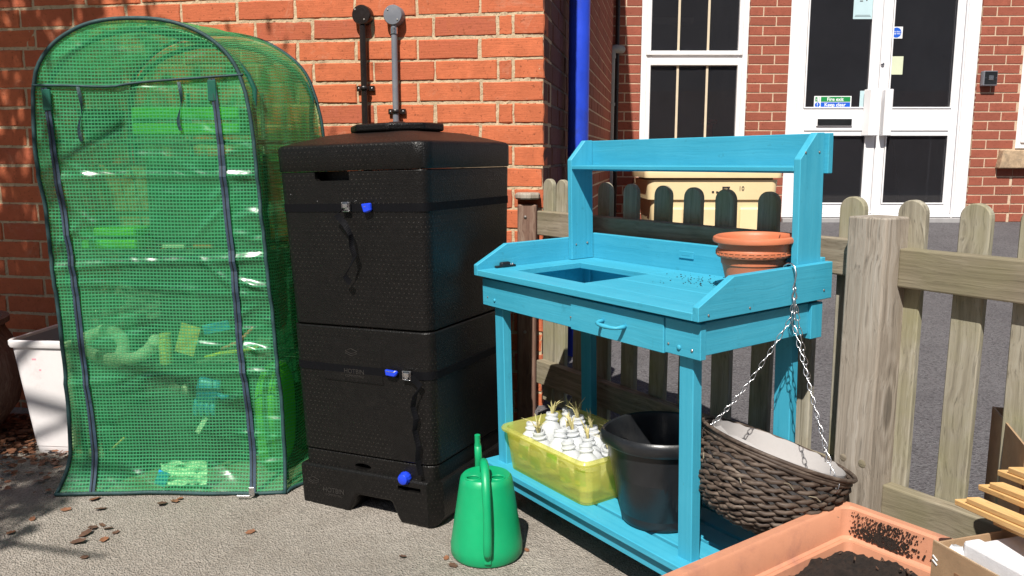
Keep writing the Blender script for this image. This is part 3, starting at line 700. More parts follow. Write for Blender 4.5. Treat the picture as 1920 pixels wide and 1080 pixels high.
bpart('back_post', box(.880, .901, .386, .428, .615, .7015), 2); bpart('rear_apron', box(.031, .879, .412, .428, .625, .700), 0)
# legs
for x0 in (.050, W-.093): bpart('leg', box(x0, x0+.043, .0385, .0675, -.02, .7015), 2, .002)
for x0 in (.024, W-.108): bpart('leg', box(x0, x0+.050, .384, .411, -.03, .7015), 2, .002)
# lower shelf slats and the rail beneath
y = .002
for i in range(6):
    wd = .062; notches = box(.014, W-.014, y, y+wd, .117, .135)
    if i in (0, 5):
        for x0 in ((.050, W-.093) if i == 0 else (.024, W-.108)): pass
    bpart('shelf_slat', notches, 0, .002); y += wd+.0115
bpart('lower_rail', box(.018, W-.018, .018, .036, .078, .1165), 0); bpart('lower_rail', box(.018, W-.018, .40, .418, .078, .1165), 0)
bpart('cross_rail', box(.018, .036, .0365, .3995, .078, .1165), 1); bpart('cross_rail', box(W-.036, W-.018, .0365, .3995, .078, .1165), 1)
def bolt(x, z, r=.0055, y=.0198, m='metal', ax='X'):
    Mx = Matrix.Translation((x, y, z)) @ Matrix.Rotation(pi/2, 4, 'X') if ax == 'X' else Matrix.Translation((y, x, z)) @ Matrix.Rotation(pi/2, 4, 'Y')
    return part('bolt', xf(lathe([(r,0),(r*.85,r*.4),(r*.45,r*.6)], 10), Mx), M[m], bench, smooth=True)
bolt(.042,.646,.0025,m='screw'); bolt(.080,.641,.0055,m='tqx'); bolt(.449,.648,.003,.0163,'screw'); bolt(.800,.642,.003,m='screw'); bolt(.833,.639,.0065,m='tqx'); bolt(.872,.639,.004)
bolt(.36, 1.025+.03, .003, W-.0184, 'screw', 'Y'); bolt(.41, 1.055, .003, W-.0184, 'screw', 'Y')
bolt(.36, .775, .003, .0378, 'screw', 'Y'); bolt(.405, .777, .004, .0378, 'screw', 'Y')
bolt(.03, WT+.012, .003, W+.0002, 'screw', 'Y'); bolt(.16, WT+.012, .003, W+.0002, 'screw', 'Y'); bolt(.42, WT+.022, .003, W+.0002, 'screw', 'Y')
def onb(x, y, z): return BMAT @ Matrix.Translation((x, y, z))
# pipe clip on the worktop
pc = thing('pipe_clip', 'small black pipe clip lying on the left end of the worktop', 'clip', onb(.026, .095, TT) )
part('ear', box(-.006, .008, -.036, .036, 0, .007), M['black_plastic'], pc, .003, seg=2)
part('saddle', box(-.008, .010, -.018, .016, .0005, .017), M['black_plastic'], pc, .006, seg=3)
part('screw', xf(lathe([(.0045,0),(.003,.003)], 10), Matrix.Translation((.001, .027, .007))), M['metal'], pc)
# loose compost crumbs and a dark saucer beside the pots
cr = []
for i in range(90):
    a = R_.gauss(.60, .075); b = R_.gauss(.33, .055)
    if not (.43 < a < .87 and .09 < b < .42): continue
    s_ = R_.uniform(.0005, .0015); cr.append(box(a-s_, a+s_, b-s_, b+s_*R_.uniform(.5, 1.5), .0002, s_*1.2))
cc = part('compost_crumbs', xf(join(*cr), onb(0, 0, TT)), M['soil']); tag(cc, 'dark compost crumbs scattered on the worktop beside the pots', 'crumbs', kind='stuff')
PX, PY = .780, .320
# terracotta pots, one nested in the other
def pot(name, label, x, y, z, s, hgt, parts):
    o = thing(name, label, 'plant pot', onb(x, y, z)); return o
p1 = pot('plant_pot', 'lower terracotta pot with patterned rim holding another pot', PX, PY, TT, 1, .1, 0)
part('body', lathe([(.052,0),(.059,.002),(.0625,.026),(.0655,.028),(.074,.066),(.076,.0665),(.0775,.084),(.077,.085),(.073,.07),(.06,.01),(.052,.008)], 48), M['terracotta'], p1, smooth='auto')
part('rim', lathe([(.078,.084),(.0855,.084),(.0880,.088),(.0880,.099),(.086,.103),(.080,.104),(.079,.096)], 48), M['terracotta'], p1, smooth='auto')
kb = []
for i in range(34):
    a = 2*pi*i/34; Mx = Matrix.Rotation(a, 4, 'Z') @ Matrix.Translation((.0880, 0, .0935))
    kb += [xf(box(-.0005,.0012,-.006,.006,.0032,.0042), Mx), xf(box(-.0005,.0012,-.006,-.005,-.004,.0032), Mx), xf(box(-.0005,.0012,-.005,.003,-.004,-.003), Mx), xf(box(-.0005,.0012,.002,.003,-.003,.001), Mx)]
part('key_pattern', join(*kb), M['terra_key'], p1)
p2 = pot('plant_pot', 'upper terracotta pot with wide smooth rim nested in the lower pot', PX+.002, PY, TT+.012, 1, .1, 0)
prof = [(.050,0),(.058,.002),(.066,.03),(.0735,.078),(.084,.080),(.086,.104),(.090,.1045),(.0975,.108),(.0985,.113),(.0965,.119),(.091,.122),(.086,.119),(.0835,.112),(.079,.082),(.062,.012),(.050,.010)]
part('body', lathe(prof, 56, fn=lambda r, z, a: (r, z)), M['terracotta'], p2, smooth='auto')
part('split', tube([(.010,.0818,.118),(.007,.0826,.110),(.004,.082,.104),(.004,.081,.098)], .0009, 5), M['ink'], p2)
# ------------------------------------------------------------------ translucent yellow crate with bottles
yc = thing('storage_crate', 'translucent yellow plastic crate of white bottles on lower shelf', 'crate', onb(.302, .152, .135))
lv = [(.178,.118,0),(.182,.122,.004),(.192,.132,.105),(.193,.133,.118),(.203,.143,.119),(.205,.145,.126),(.202,.142,.132),(.192,.132,.131),(.189,.129,.118),(.176,.116,.006)]
part('body', rings([rrect(hx, hy, .028, z, 6) for hx, hy, z in lv]), M['yellow_clear'], yc, smooth='auto')
def bottle_shape():
    return lathe([(.026,0),(.029,.003),(.030,.008),(.030,.055),(.028,.066),(.020,.078),(.0155,.083),(.0145,.088),(.0175,.089),(.0178,.092),(.0150,.094),(.0148,.100),(.0162,.101),(.0155,.106),(.012,.106),(.012,.085),(.005,.06)], 20)
spots = []
for i in range(5):
    for j in range(3):
        spots.append((-.142+.071*i+R_.uniform(-.006,.006), -.077+.077*j+R_.uniform(-.006,.006)))
bme = None; lab = plain('green_bottle_label', (.07,.36,.03), .5, var=.05, bump=0)
M['label_pale'] = plain('pale_print', (.62,.70,.22), .5, bump=0)
M['sprout'] = plain('dry_sprout', (.50,.44,.20), .6, var=.3, sc_=40, bump=0, dirt=(.16,.22,.06))
GRP = 'small white bottles packed in the yellow crate'
def corner_name(i, j):
    return ('left', 'left', 'middle', 'middle', 'right', 'right')[i], ('front', 'front', 'back', 'back')[j]
for q, (x, y) in enumerate(spots):
    i, j = q//3, q % 3; z = R_.choice((0, .004, .010, .020)); front = (j == 0)
    Mx = onb(.302, .152, .135) @ Matrix.Translation((x, y, .008+z)) @ Matrix.Rotation(R_.uniform(-.22,.22), 4, 'X') @ Matrix.Rotation(R_.uniform(-.18,.18), 4, 'Y') @ Matrix.Rotation(R_.uniform(0, 6), 4, 'Z') @ Matrix.Scale(1.17, 4)
    cn = ('leftmost', 'second from left', 'middle', 'second from right', 'rightmost')[i]; rn = ('front', 'middle', 'back')[j]
    lbl = ('%s white bottle in the %s row of the yellow crate' % (cn, rn))+(', green label showing' if front else '')
    o = thing('bottle', lbl, 'bottle', Mx, GRP)
    b = part('body', bottle_shape() if bme is None else None, M['milk'], o, smooth='auto', me=bme)
    if bme is None: bme = b.data
    if front or (i == 4):
        rot = (onb(0,0,0).to_3x3().inverted() @ Mx.to_3x3()).to_euler().z
        a0 = -pi/2-rot if front else -rot
        rs = [[(.0306*cos(a0-.75+1.5*k/8), .0306*sin(a0-.75+1.5*k/8), zz) for k in range(9)] for zz in (.014, .050)]
        L_ = part('label', rings(rs, False, False, closed=False), lab, o)
        rs = [[(.0309*cos(a0-.45+.7*k/4), .0309*sin(a0-.45+.7*k/4), zz) for k in range(5)] for zz in (.017, .026)]
        part('label_print', rings(rs, False, False, closed=False), M['label_pale'], o)
    if j in (1, 2) or q == 3:
        sp = []
        for k in range(R_.randint(7, 13)):
            a = R_.uniform(0, 2*pi); l = R_.uniform(.02, .055); lean = R_.uniform(.1, .9)
            sp.append(tube([(0,0,.095), (cos(a)*l*.35*lean, sin(a)*l*.35*lean, .105+l*.5), (cos(a)*l*lean, sin(a)*l*lean, .105+l*(1-.4*lean))], [.0024,.0022,.0004], 4, flat=.4))
        part('dry_shoots', join(*sp), M['sprout'], o)
# ------------------------------------------------------------------ black bucket
bk = thing('bucket', 'black plastic builders bucket with pouring lip on lower shelf', 'bucket', onb(.642, .150, .136))
def lip(r, z, a):
    k = max(0, cos(a-1.2*pi))**10 if z > .19 else 0
    kk = sum(max(0, cos(a-c))**26 for c in (1.30*pi, 1.95*pi)) if z > .2 else 0
    return r+.012*k+.006*kk, z-.006*k
part('body', lathe([(.094,0),(.099,.004),(.101,.012),(.1005,.015),(.122,.205),(.134,.206),(.138,.212),(.139,.224),(.137,.236),(.132,.241),(.127,.238),(.1235,.226),(.103,.03),(.094,.012)], 72, fn=lip), M['black_plastic'], bk, smooth='auto')
g = rings([[(s*(.128-.010*t)*cos(a)*0+(.121-.085*t*t*.12)*cos(a), (.121-.012*t)*sin(a)-.0*s, .206-.052*t) for a in [1.20*pi+.36*(1-t*.85)*(k/6-1)*1.0 for k in range(13)] for s in (1,)] for t in (0,.35,.7,1)], False, False, closed=False)
g = xf(lathe([(.001,-.0),(.018,.0)], 3), Matrix.Translation((0,0,-.5)))
lug = lathe([(.002,.150),(.010,.158),(.022,.180),(.026,.2065)], 18)
for a in (1.30*pi, 1.95*pi): part('handle_lug', xf(lug, Matrix.Translation((.106*cos(a), .106*sin(a), 0))), M['black_plastic'], bk, smooth=True)

# ------------------------------------------------------------------ hanging basket on the bench side
hk = thing('hanging_basket', 'dark wicker hanging basket tilted on chains from the bench side', 'basket', (.600, 1.835, .395))
# local frame: rim plane tilted down to the right and slightly toward the camera
ux = Vector((.94, -.08, -.325)).normalized(); uz = Vector((.30, .08, .95)); uz = (uz-ux*uz.dot(ux)).normalized(); uy = uz.cross(ux)
BQ = Matrix((ux, uy, uz)).transposed().to_4x4(); RB = .166
def bk_r(t): return RB*(cos(t*pi/2*.93))**.55      # t 0 rim .. 1 bottom
rows = 13; liner = []
for k in range(rows):
    t = k/(rows-1); z = -.150*sin(t*pi/2)**1.0; r = bk_r(t*.93)
    if r < .03: continue
    # two twisted withies per row woven over the stakes
    for s in (0, 1):
        pts = []; rad = []; n = int(84*max(.4, r/RB))
        for i in range(n):
            a = 2*pi*i/n; ph = a*(15 if k % 2 else 14)+s*pi+k*1.3
            wob = .0032*noise.noise((a*2, k*1.7, s))
            pts.append(((r+.0052*cos(ph)+wob)*cos(a), (r+.0052*cos(ph)+wob)*sin(a), z+.0052*sin(ph)+.002*noise.noise((a*3, k, 4))))
            rad.append(.0052+.0016*noise.noise((a*5, k*2, s*3)))
        o = part('withy', xf(tube(pts, rad, 6, loop=True), BQ), M['wicker'], hk, smooth=True)
for k in range(3):
    pts = [((RB+.004+.004*k*(k-1)+.003*noise.noise((i*.2, k, 0)))*cos(2*pi*i/60), (RB+.004+.003*noise.noise((i*.2, k, 0)))*sin(2*pi*i/60), .012+.007*k) for i in range(60)]
    part('rim_withy', xf(tube(pts, .0048, 6, loop=True), BQ), M['wicker'], hk, smooth=True)
V, F = [], []
for j in range(14):
    t = j/13; r = bk_r(t*.93)-.011; z = -.142*sin(t*pi/2)+(.030 if j == 0 else .012*(j == 1))
    for i in range(48):
        a = 2*pi*i/48; q = .004*noise.noise((cos(a)*4, sin(a)*4, j*.6)); V.append(((r+q)*cos(a), (r+q)*sin(a), z+(.010*noise.noise((cos(a)*6, sin(a)*6, 9)) if j == 0 else 0)))
F = [(j*48+i, j*48+(i+1) % 48, (j+1)*48+(i+1) % 48, (j+1)*48+i) for j in range(13) for i in range(48)]+[tuple(13*48+i for i in range(48))]
part('plastic_liner', xf((V, F), BQ), M['liner'], hk, smooth=True)
for i in range(40):
    a = R_.uniform(0, 2*pi); z = -R_.uniform(.01, .12); r = RB*1.02; l = R_.uniform(.012, .03); b = a+l/r
    p = [((r)*cos(a), r*sin(a), z), ((r+.008)*cos((a+b)/2), (r+.008)*sin((a+b)/2), z+.004), ((r+.010)*cos(b), (r+.010)*sin(b), z+R_.uniform(-.01,.012))]
    if z > -.07: part('stray_twig', xf(tube(p, .0012, 4), BQ), M['rail'], hk)
# chains: hook on the board, three runs of jack-chain links
inv = Matrix.Translation((.600, 1.835, .395)).inverted()
hook_top = BMAT @ Vector((W+.003, .298, WT+.098)); hook_bot = BMAT @ Vector((W+.016, .289, WT+.040))
hp = [BMAT @ Vector(p) for p in ((W-.022,.300,WT+.078),(W-.022,.300,WT+.090),(W-.012,.300,WT+.096),(W+.000,.299,WT+.097),(W+.010,.298,WT+.090),(W+.014,.297,WT+.075),(W+.014,.294,WT+.058),(W+.012,.290,WT+.044),(W+.016,.288,WT+.034),(W+.022,.287,WT+.040),(W+.020,.288,WT+.048))]
part('hook', xf(tube(hp, .0021, 8), inv), M['metal'], hk, smooth=True)
kp = BMAT @ Vector((W+.019, .287, WT+.036))
def chain(a, b, sag, L=.0165):
    a, b = Vector(a), Vector(b); n = max(2, round((b-a).length/L)); gs = []
    P = [a.lerp(b, i/n)+Vector((0,0,-sag*sin(pi*i/n))) for i in range(n+1)]
    for i in range(n):
        p, q = P[i], P[i+1]; d = (q-p).normalized(); s = d.cross(Vector((.3,.9,.2))).normalized(); s2 = d.cross(s)
        if i % 2: s, s2 = s2, -s
        l = (q-p).length*.62; c = (p+q)/2; pts = []
        for k in range(12):
            an = 2*pi*k/12; pts.append(c+d*l*cos(an)+s*(.0042*(1.0+.35*cos(an)))*sin(an))
        gs.append(part('link', xf(tube(pts, .00105, 5, loop=True), inv), M['metal'], hk, smooth=True))
def rimp(a): return Matrix.Translation((.600,1.835,.395)) @ BQ @ Vector((RB*1.0*cos(a), RB*1.0*sin(a), .014))
k1 = kp+Vector((-.006,-.004,-.060)); k2 = kp+Vector((.001,-.006,-.078)); k3 = kp+Vector((.008,.002,-.048))
for q_ in (k1, k2, k3): chain(kp, q_, 0, .0155)
chain(k1, rimp(pi*1.02), .020); chain(k2, rimp(-pi*.30), .004); chain(k3, rimp(pi*.13), .016)
for a in (pi*1.02, -pi*.30, pi*.13):
    c = rimp(a); pts = [c+BQ.to_3x3() @ Vector((.010*cos(t)*cos(a), .010*cos(t)*sin(a), .016*sin(t)-.006)) for t in [2*pi*k/14 for k in range(14)]]
    part('chain_clip', xf(tube(pts, .0012, 5, loop=True), inv), M['metal'], hk, smooth=True)

# ================================================================== BLACK COMPOSTER
CM = Matrix.Translation((-.3265, 2.633, -.004)) @ Matrix.Rotation(-.463, 4, 'Z') @ Matrix.Rotation(-.030, 4, 'Y')
cp = thing('hot_composter', 'tall black foam compost bin with two strapped sections and domed lid', 'compost bin', CM)
def sq(h, r, z): return rrect(h, h, r, z, 8)
base = prism([(-.247,.0),(-.076,.0),(-.068,.004),(-.038,.062),(.088,.062),(.116,.004),(.124,0),(.236,.0),(.253,.03),(.253,.130),(.247,.140),(-.247,.140),(-.253,.13),(-.250,.02)], 1, -.253, .250)
bs = fix_normals(part('base', base, M['epp'], cp, .010, 'auto', 3))
cut(bs, [box(.116, .196, -.30, -.225, .104, .117), prism([(.20,-.27),(.27,-.27),(.27,-.20)], 2, -.02, .20)])
md = fix_normals(part('base_tray', rings([sq(.243,.03,.128), sq(.243,.03,.186)]), M['epp'], cp, .003, 'auto', 2))
cut(md, [prism([(x*.03-.015, z*.0095+.153) for x, z in [(cos(a)*(1 if abs(cos(a)) > .5 else .9), sin(a)) for a in [2*pi*k/16 for k in range(16)]]], 1, -.30, -.215)])
hb = fix_normals(part('lower_body', rings([sq(.246,.035,.189), sq(.2525,.035,.583)]), M['epp'], cp, .004, 'auto', 2))
ub = fix_normals(part('upper_body', rings([sq(.249,.035,.586), sq(.263,.036,1.043)]), M['epp'], cp, .004, 'auto', 2))
cut(ub, [prism([(-.118,1.022),(-.112,1.016),(.0,1.016),(.006,1.016),(.006,1.06),(-.118,1.06)], 1, -.30, -.215)])
part('lid', rings([sq(.265,.042,1.044), sq(.2675,.042,1.048), sq(.2685,.042,1.110), sq(.267,.044,1.1155), sq(.262,.044,1.1200), sq(.254,.04,1.1225), sq(.165,.04,1.150), sq(.12,.04,1.156)]), M['epp'], cp, .0, 'auto')
cap = [(.148*cos(a+pi/8), .148*sin(a+pi/8)) for a in [pi/4*k for k in range(8)]]
part('vent_cap', prism(cap, 2, 1.157, 1.181), M['epp'], cp, .007, 'auto', 3)
part('vent_knob', lathe([(.030,1.181),(.030,1.186),(.024,1.190),(.0,1.191)], 20), M['black_plastic'], cp, smooth=True)
# lines moulded on the front hatch
fy_ = -.2508
part('hatch_panel', box(-.136, .080, fy_-.0012, fy_+.002, .419, .545), M['epp'], cp, .0008)
part('moulded_line', box(-.136, .084, fy_-.0024, fy_-.0013, .4195, .4215), M['epp'], cp)
FRT = Matrix.Rotation(pi/2, 4, 'X')
M['emboss'] = plain('raised_black_lettering', (.024,.021,.019), .5, bump=0)
text('moulded_lettering', 'HOTBIN', .020, M['emboss'], cp, Matrix.Translation((-.022, fy_-.0016, .450)) @ FRT, .0006)
text('moulded_lettering', 'COMPOSTING', .0105, M['emboss'], cp, Matrix.Translation((-.022, fy_-.0016, .436)) @ FRT, .0005)
text('moulded_lettering', 'HOTBIN', .022, M['emboss'], cp, Matrix.Translation((-.125, -.2535, .062)) @ FRT, .0006)
text('moulded_lettering', 'COMPOSTING', .010, M['emboss'], cp, Matrix.Translation((-.125, -.2535, .047)) @ FRT, .0005)
def diamond(x, z, y): return join(*[beam((x+a, y, z+b), (x+c, y, z+d), (0,.001,0), .0014) for a, b, c, d in ((-.022,0,0,.008),(0,.008,.022,0),(.022,0,0,-.008),(0,-.008,-.022,0),(-.022,-.006,0,-.014),(0,-.014,.022,-.006))])
part('moulded_emblem', diamond(-.029, .512, fy_-.0018), M['emboss'], cp); part('moulded_emblem', diamond(-.202, .090, -.2538), M['emboss'], cp)
# blue drain knob
kn = xf(lathe([(.004,0),(.017,0),(.0185,.003),(.0185,.014),(.016,.018),(.0155,.024),(.013,.026),(.001,.026)], 48, fn=lambda r, z, a: (r*(1+.05*cos(a*12)) if .002 < z < .016 else r, z)), Matrix.Translation((.143, -.2435, .143)) @ FRT)
part('drain_cap', kn, M['blue_plastic'], cp, smooth='auto')
part('screw', xf(lathe([(.0025,0),(.002,.002)], 8), Matrix.Translation((.176, -.2432, .138)) @ FRT), M['metal'], cp)
for x, z in ((-.214,.978),(-.115,.957)): part('screw', xf(lathe([(.002,0),(.0015,.001)], 8), Matrix.Translation((x, -.2605, z)) @ FRT), M['metal'], cp)
# straps
for z, h in ((.938, .2602), (.457, .2507)):
    part('strap', rings([rrect(h+d, h+d, .037, zz, 8) for d, zz in ((0, z-.0115), (.0016, z-.0115), (.0016, z+.0115), (0, z+.0115))], False, False), M['black_web'], cp, smooth='auto')
def buckle(x, z, y, s=1):
    g = frame_rect(x-.014, x+.014, z-.014, z+.014, .003, y-.012, y-.003)
    b = part('buckle', join(g, box(x-.010, x+.012, y-.009, y-.006, z-.010, z+.009)), M['metal'], cp, .0015)
    part('cam_lever', box(x-.009, x+.009, y-.014, y-.0095, z-.004, z+.010), M['metal'], b, .002)
buckle(-.004, .941, -.2635); buckle(.172, .457, -.2535)
bc = prism([(.052,.949),(.084,.952),(.086,.930),(.070,.925),(.060,.924)], 1, -.278, -.266); part('blue_clip', bc, M['blue_plastic'], cp, .003)
part('wire_loop', tube([(.053,-.274,.948),(.066,-.278,.941),(.080,-.274,.950)], .0012, 6), M['metal'], cp)
bc = prism([(.098,.470),(.140,.468),(.141,.459),(.132,.450),(.101,.452)], 1, -.268, -.2565); part('blue_clip', bc, M['blue_plastic'], cp, .003)
part('wire_loop', tube([(.100,-.264,.469),(.106,-.268,.466),(.132,-.268,.465),(.137,-.264,.469)], .0012, 6), M['metal'], cp)
# hanging strap tails
def tail(P, wv, name='strap_tail'):
    n = 6; pts = []; ws = []
    for i in range(len(P)-1):
        for k in range(n):
            t = k/n; pts.append(Vector(P[i]).lerp(Vector(P[i+1]), t)); ws.append(Vector(wv[i]).lerp(Vector(wv[i+1]), t))
    pts.append(Vector(P[-1])); ws.append(Vector(wv[-1])); part(name, ribbon(pts, ws), M['black_web'], cp, smooth=False)
tail([(-.010,-.274,.938),(-.030,-.284,.920),(.002,-.288,.893),(.022,-.290,.862),(.021,-.287,.83),(.028,-.284,.800),(.012,-.288,.770),(-.012,-.285,.742),(.004,-.280,.722)],
     [(.012,0,.016),(.018,0,.010),(.012,.008,.012),(.002,.018,.002),(.010,.010,.006),(.016,0,.008),(.012,0,.012),(.014,0,.010),(.010,.004,.014)])
tail([(.176,-.262,.456),(.205,-.268,.446),(.222,-.270,.432),(.205,-.275,.405),(.195,-.272,.370),(.203,-.270,.335),(.196,-.270,.300),(.205,-.268,.255),(.200,-.267,.21),(.206,-.265,.165)],
     [(.002,0,.02),(.004,0,.020),(.014,.003,.012),(.012,.010,.006),(.008,.014,0),(.012,.010,.002),(.006,.016,0),(.012,.008,.002),(.008,.014,0),(.010,.008,0)])

# two service pipes with round boxes on the brick wall
def wall_service(x, ztop, zb, m_disc, m_pipe, r, clipz, label, screws, collar):
    o = thing('wall_conduit', label, 'pipe', WM @ Matrix.Translation((x, 0, zb)))
    part('junction_box', xf(lathe([(.036,0),(.036,.034),(.0335,.038),(.001,.040)], 36), Matrix.Translation((0, -.002, ztop-zb)) @ FR), m_disc, o, smooth='auto')
    for sx, sz in screws: part('screw', xf(lathe([(.0035,0),(.003,.002),(.001,.0025)], 8), Matrix.Translation((sx, -.0405, ztop-zb+sz)) @ FR), M['screw'], o)
    part('pipe', lathe([(r,0),(r,ztop-zb-.03)], 20, c=(0,-.024,0)), m_pipe, o, smooth='auto')
    c = clipz-zb
    cl = part('saddle_clip', join(xf(tube([((r+.003)*cos(a), -.024-(r+.003)*sin(a), 0) for a in [pi*k/12 for k in range(13)]], .0035, 8, flat=2.2), Matrix.Translation((0,0,c))),
        box(-r-.022, -r, -.014, -.002, c-.010, c+.010), box(r, r+.022, -.014, -.002, c-.010, c+.010)), M['black_pipe'], o, .003)
    for s in (-1, 1): part('screw', xf(lathe([(.004,0),(.003,.0025),(.001,.003)], 8), Matrix.Translation((s*(r+.013), -.0142, c)) @ FR), M['metal'], cl)
    if collar: part('pipe_collar', lathe([(r+.003, 0),(r+.003,.022)], 20, c=(0,-.024,ztop-zb-.066)), M['metal'], o, smooth='auto')
wall_service(-.673, 1.594, .7, M['black_pipe'], M['black_pipe'], .0125, 1.331, 'glossy black conduit with round box on the orange bricks', ((-.022,.018),(.012,-.018)), False)
wall_service(-.552, 1.590, .7, M['grey_pipe'], M['grey_pipe'], .0115, 1.245, 'grey conduit with round grey box beside the black conduit', ((-.018,.018),(.018,-.018)), True)

# ================================================================== WATERING CAN
wc = thing('watering_can', 'green plastic watering can standing on the tarmac by the bench', 'watering can', Matrix.Translation((-.070, 2.165, 0)) @ Matrix.Rotation(.05, 4, 'Z'))
def canf(r, z, a):
    # two cheeks with the handle valley between them at the front, slightly oval
    v = max(0, -sin(a))**14
    return r*(1-.05*v*(.25 < z/.24)), z
body = lathe([(.086,0),(.094,.002),(.0985,.010),(.0985,.034),(.0965,.045),(.0725,.208),(.070,.220),(.064,.2265),(.056,.2275),(.030,.2270),(.001,.2265)], 64, fn=canf)
wb = fix_normals(part('body', body, M['can_green'], wc, 0, 'auto'))
def ell(cx, cy, rx, ry, z0, z1): return prism([(cx+rx*cos(a), cy+ry*sin(a)) for a in [2*pi*k/20 for k in range(20)]], 2, z0, z1)
cut(wb, [ell(-.036, -.028, .0170, .0145, .195, .30), ell(.030, -.028, .0170, .0145, .195, .30)])
part('inside', lathe([(.060,.05),(.055,.205)], 24), M['black_plastic'], wc)  # added black core that makes the filler holes look dark and hollow
for cx in (-.036, .030):
    part('filler_rim', tube([(cx+.0190*cos(a), -.028+.0163*sin(a), .2272) for a in [2*pi*k/24 for k in range(24)]], .0026, 8, loop=True), M['can_green'], wc, smooth=True)
hpts = [(-.006,.020,.222),(-.007,.012,.248),(-.007,-.006,.264),(-.006,-.030,.266),(-.004,-.056,.256),(-.003,-.078,.236),(-.002,-.0935,.205),(0,-.101,.165),(.001,-.1045,.12),(.001,-.106,.08),(.001,-.108,.050),(.001,-.100,.030)]
part('handle', tube(hpts, [.011,.011,.0115,.012,.012,.012,.0115,.011,.0115,.012,.012,.008], 12, flat=.9), M['can_green'], wc, smooth=True)
part('handle_fin', box(-.009, .011, -.104, -.080, .014, .052), M['can_green'], wc, .004, seg=2)
part('spout', tube([(-.004,.080,.04),(-.010,.098,.10),(-.016,.096,.17),(-.020,.085,.24),(-.022,.078,.281)], [.020,.017,.014,.0105,.0095], 14), M['can_green'], wc, smooth=True)
part('spout_tip', tube([(-.022,.078,.281),(-.0225,.077,.290),(-.023,.075,.312)], [.0096,.0078,.0080], 14), M['can_green'], wc, smooth='auto')

# ================================================================== WHITE BIN
wbn = thing('waste_bin', 'scuffed white plastic bin without lid left of the green tent', 'bin', Matrix.Translation((-1.66, 3.09, 0)) @ Matrix.Rotation(-.10, 4, 'Z'))
lv = [(.075,.150,0),(.078,.153,.004),(.080,.155,.030),(.0815,.157,.0305),(.112,.195,.408),(.119,.202,.409),(.1215,.205,.418),(.1215,.205,.432),(.117,.200,.436),(.111,.195,.433),(.108,.192,.41),(.076,.150,.01)]
g = rings([rrect(hx, hy, .028, z, 7) for hx, hy, z in lv])
part('body', g, M['white_plastic'], wbn, smooth='auto')
part('liner', rings([rrect(.107, .191, .026, .425, 7), rrect(.074, .149, .02, .014, 7)], False, True), M['grey_plastic'], wbn, smooth='auto')
for x, z, l in ((-.025,.365,.008),(-.008,.325,.004)): part('pink_mark', box(x-l, x+l, -.1965+(.42-z)*.10, -.190+(.42-z)*.10, z-.003, z+.003), plain('pink_crayon', (.75,.30,.36), .7, bump=0), wbn)
# round brown pot at the very left
rp = thing('garden_pot', 'rounded dark brown garden pot in shade at the left edge', 'plant pot', (-2.16, 3.10, 0))
part('body', lathe([(.12,0),(.16,.03),(.235,.13),(.262,.25),(.252,.34),(.21,.42),(.205,.44),(.225,.45),(.225,.47),(.20,.47),(.19,.44),(.1,.3)], 48), M['oldpost'], rp, smooth='auto')

# ================================================================== GREEN PLASTIC GREENHOUSE
gh = thing('mini_greenhouse', 'domed walk-in greenhouse with green mesh plastic cover and zipped front', 'greenhouse', (-1.10, 2.60, 0))
XT = [(0.0,-1.436,-.733),(.30,-1.428,-.742),(.60,-1.432,-.758),(.90,-1.445,-.776),(1.05,-1.458,-.788),(1.20,-1.458,-.797),(1.32,-1.452,-.815)]
def xlr(z):
    if z >= 1.32: return -1.452, -.815
    for (a, l0, r0), (b, l1, r1) in zip(XT, XT[1:]):
        if a <= z <= b:
            t = (z-a)/(b-a); return l0+(l1-l0)*t, r0+(r1-r0)*t
    return XT[0][1], XT[0][2]
ZS, ZT = 1.27, 1.488
def ztop(a): return ZS+(ZT-ZS)*(max(0, 1-abs(2*a-1.0)**2.3))**.52
CRS = [(R_.uniform(-1.40,-.76), R_.uniform(.05, 1.40), R_.uniform(-.9, .9), R_.uniform(.03, .09), R_.uniform(-.006, .007)) for _ in range(70)]
CRS += [(R_.uniform(-.90,-.74), R_.uniform(.05, 1.2), R_.uniform(-.5, .5), R_.uniform(.03, .06), .006) for _ in range(30)]
def fold(x, z):
    y = .010*noise.noise((x*2.2, z*1.3, 0))+.006*noise.noise((x*6, z*4.5, 3))+.003*noise.noise((x*14, z*9, 5))
    y += .006*noise.noise((x*1.5+z*5, z*11, 8))*max(0, 1-abs(z-.8))            # sagging cross folds
    for zi, sl, am in ((1.04,.02,.007),(.805,.05,.008),(.60,-.06,.005),(.47,.08,.005)):
        y -= am*math.exp(-((z-zi-sl*x-.004*sin(x*9))/.013)**2)
    for cx_, cz_, ca, cl, am in CRS:
        dx, dz = x-cx_, z-cz_
        if abs(dx)+abs(dz) < .25:
            a_ = dx*cos(ca)+dz*sin(ca); b_ = -dx*sin(ca)+dz*cos(ca); y -= am*math.exp(-(a_/cl)**2-(b_/.011)**2)
    if z < .14: y -= .055*(1-z/.14)**1.6*(.75+.5*noise.noise((x*3, 0, 2)))
    return y
def front_pt(a, t):
    zt = ztop(a); z = zt*t; l, r = xlr(min(z, 1.32)); x = l+(r-l)*a
    x += .004*noise.noise((z*5, a*3, 7))*(1 if a in (0, 1) else .3)
    if z < .12: x -= .030*(1-z/.12)**1.5*max(0, 1-a*4)
    return Vector((x+1.10, fold(x, z), max(.004, z)))
NA, NZ = 120, 240
V = []; UV = []
for j in range(NZ+1):
    for i in range(NA+1):
        p = front_pt(i/NA, j/NZ); V.append(p); UV.append((p.x+.003*noise.noise((p.x*4, p.z*4, 1)), p.z+.006*noise.noise((p.x*3, p.z*3, 6))))
F = [(j*(NA+1)+i, j*(NA+1)+i+1, (j+1)*(NA+1)+i+1, (j+1)*(NA+1)+i) for j in range(NZ) for i in range(NA)]
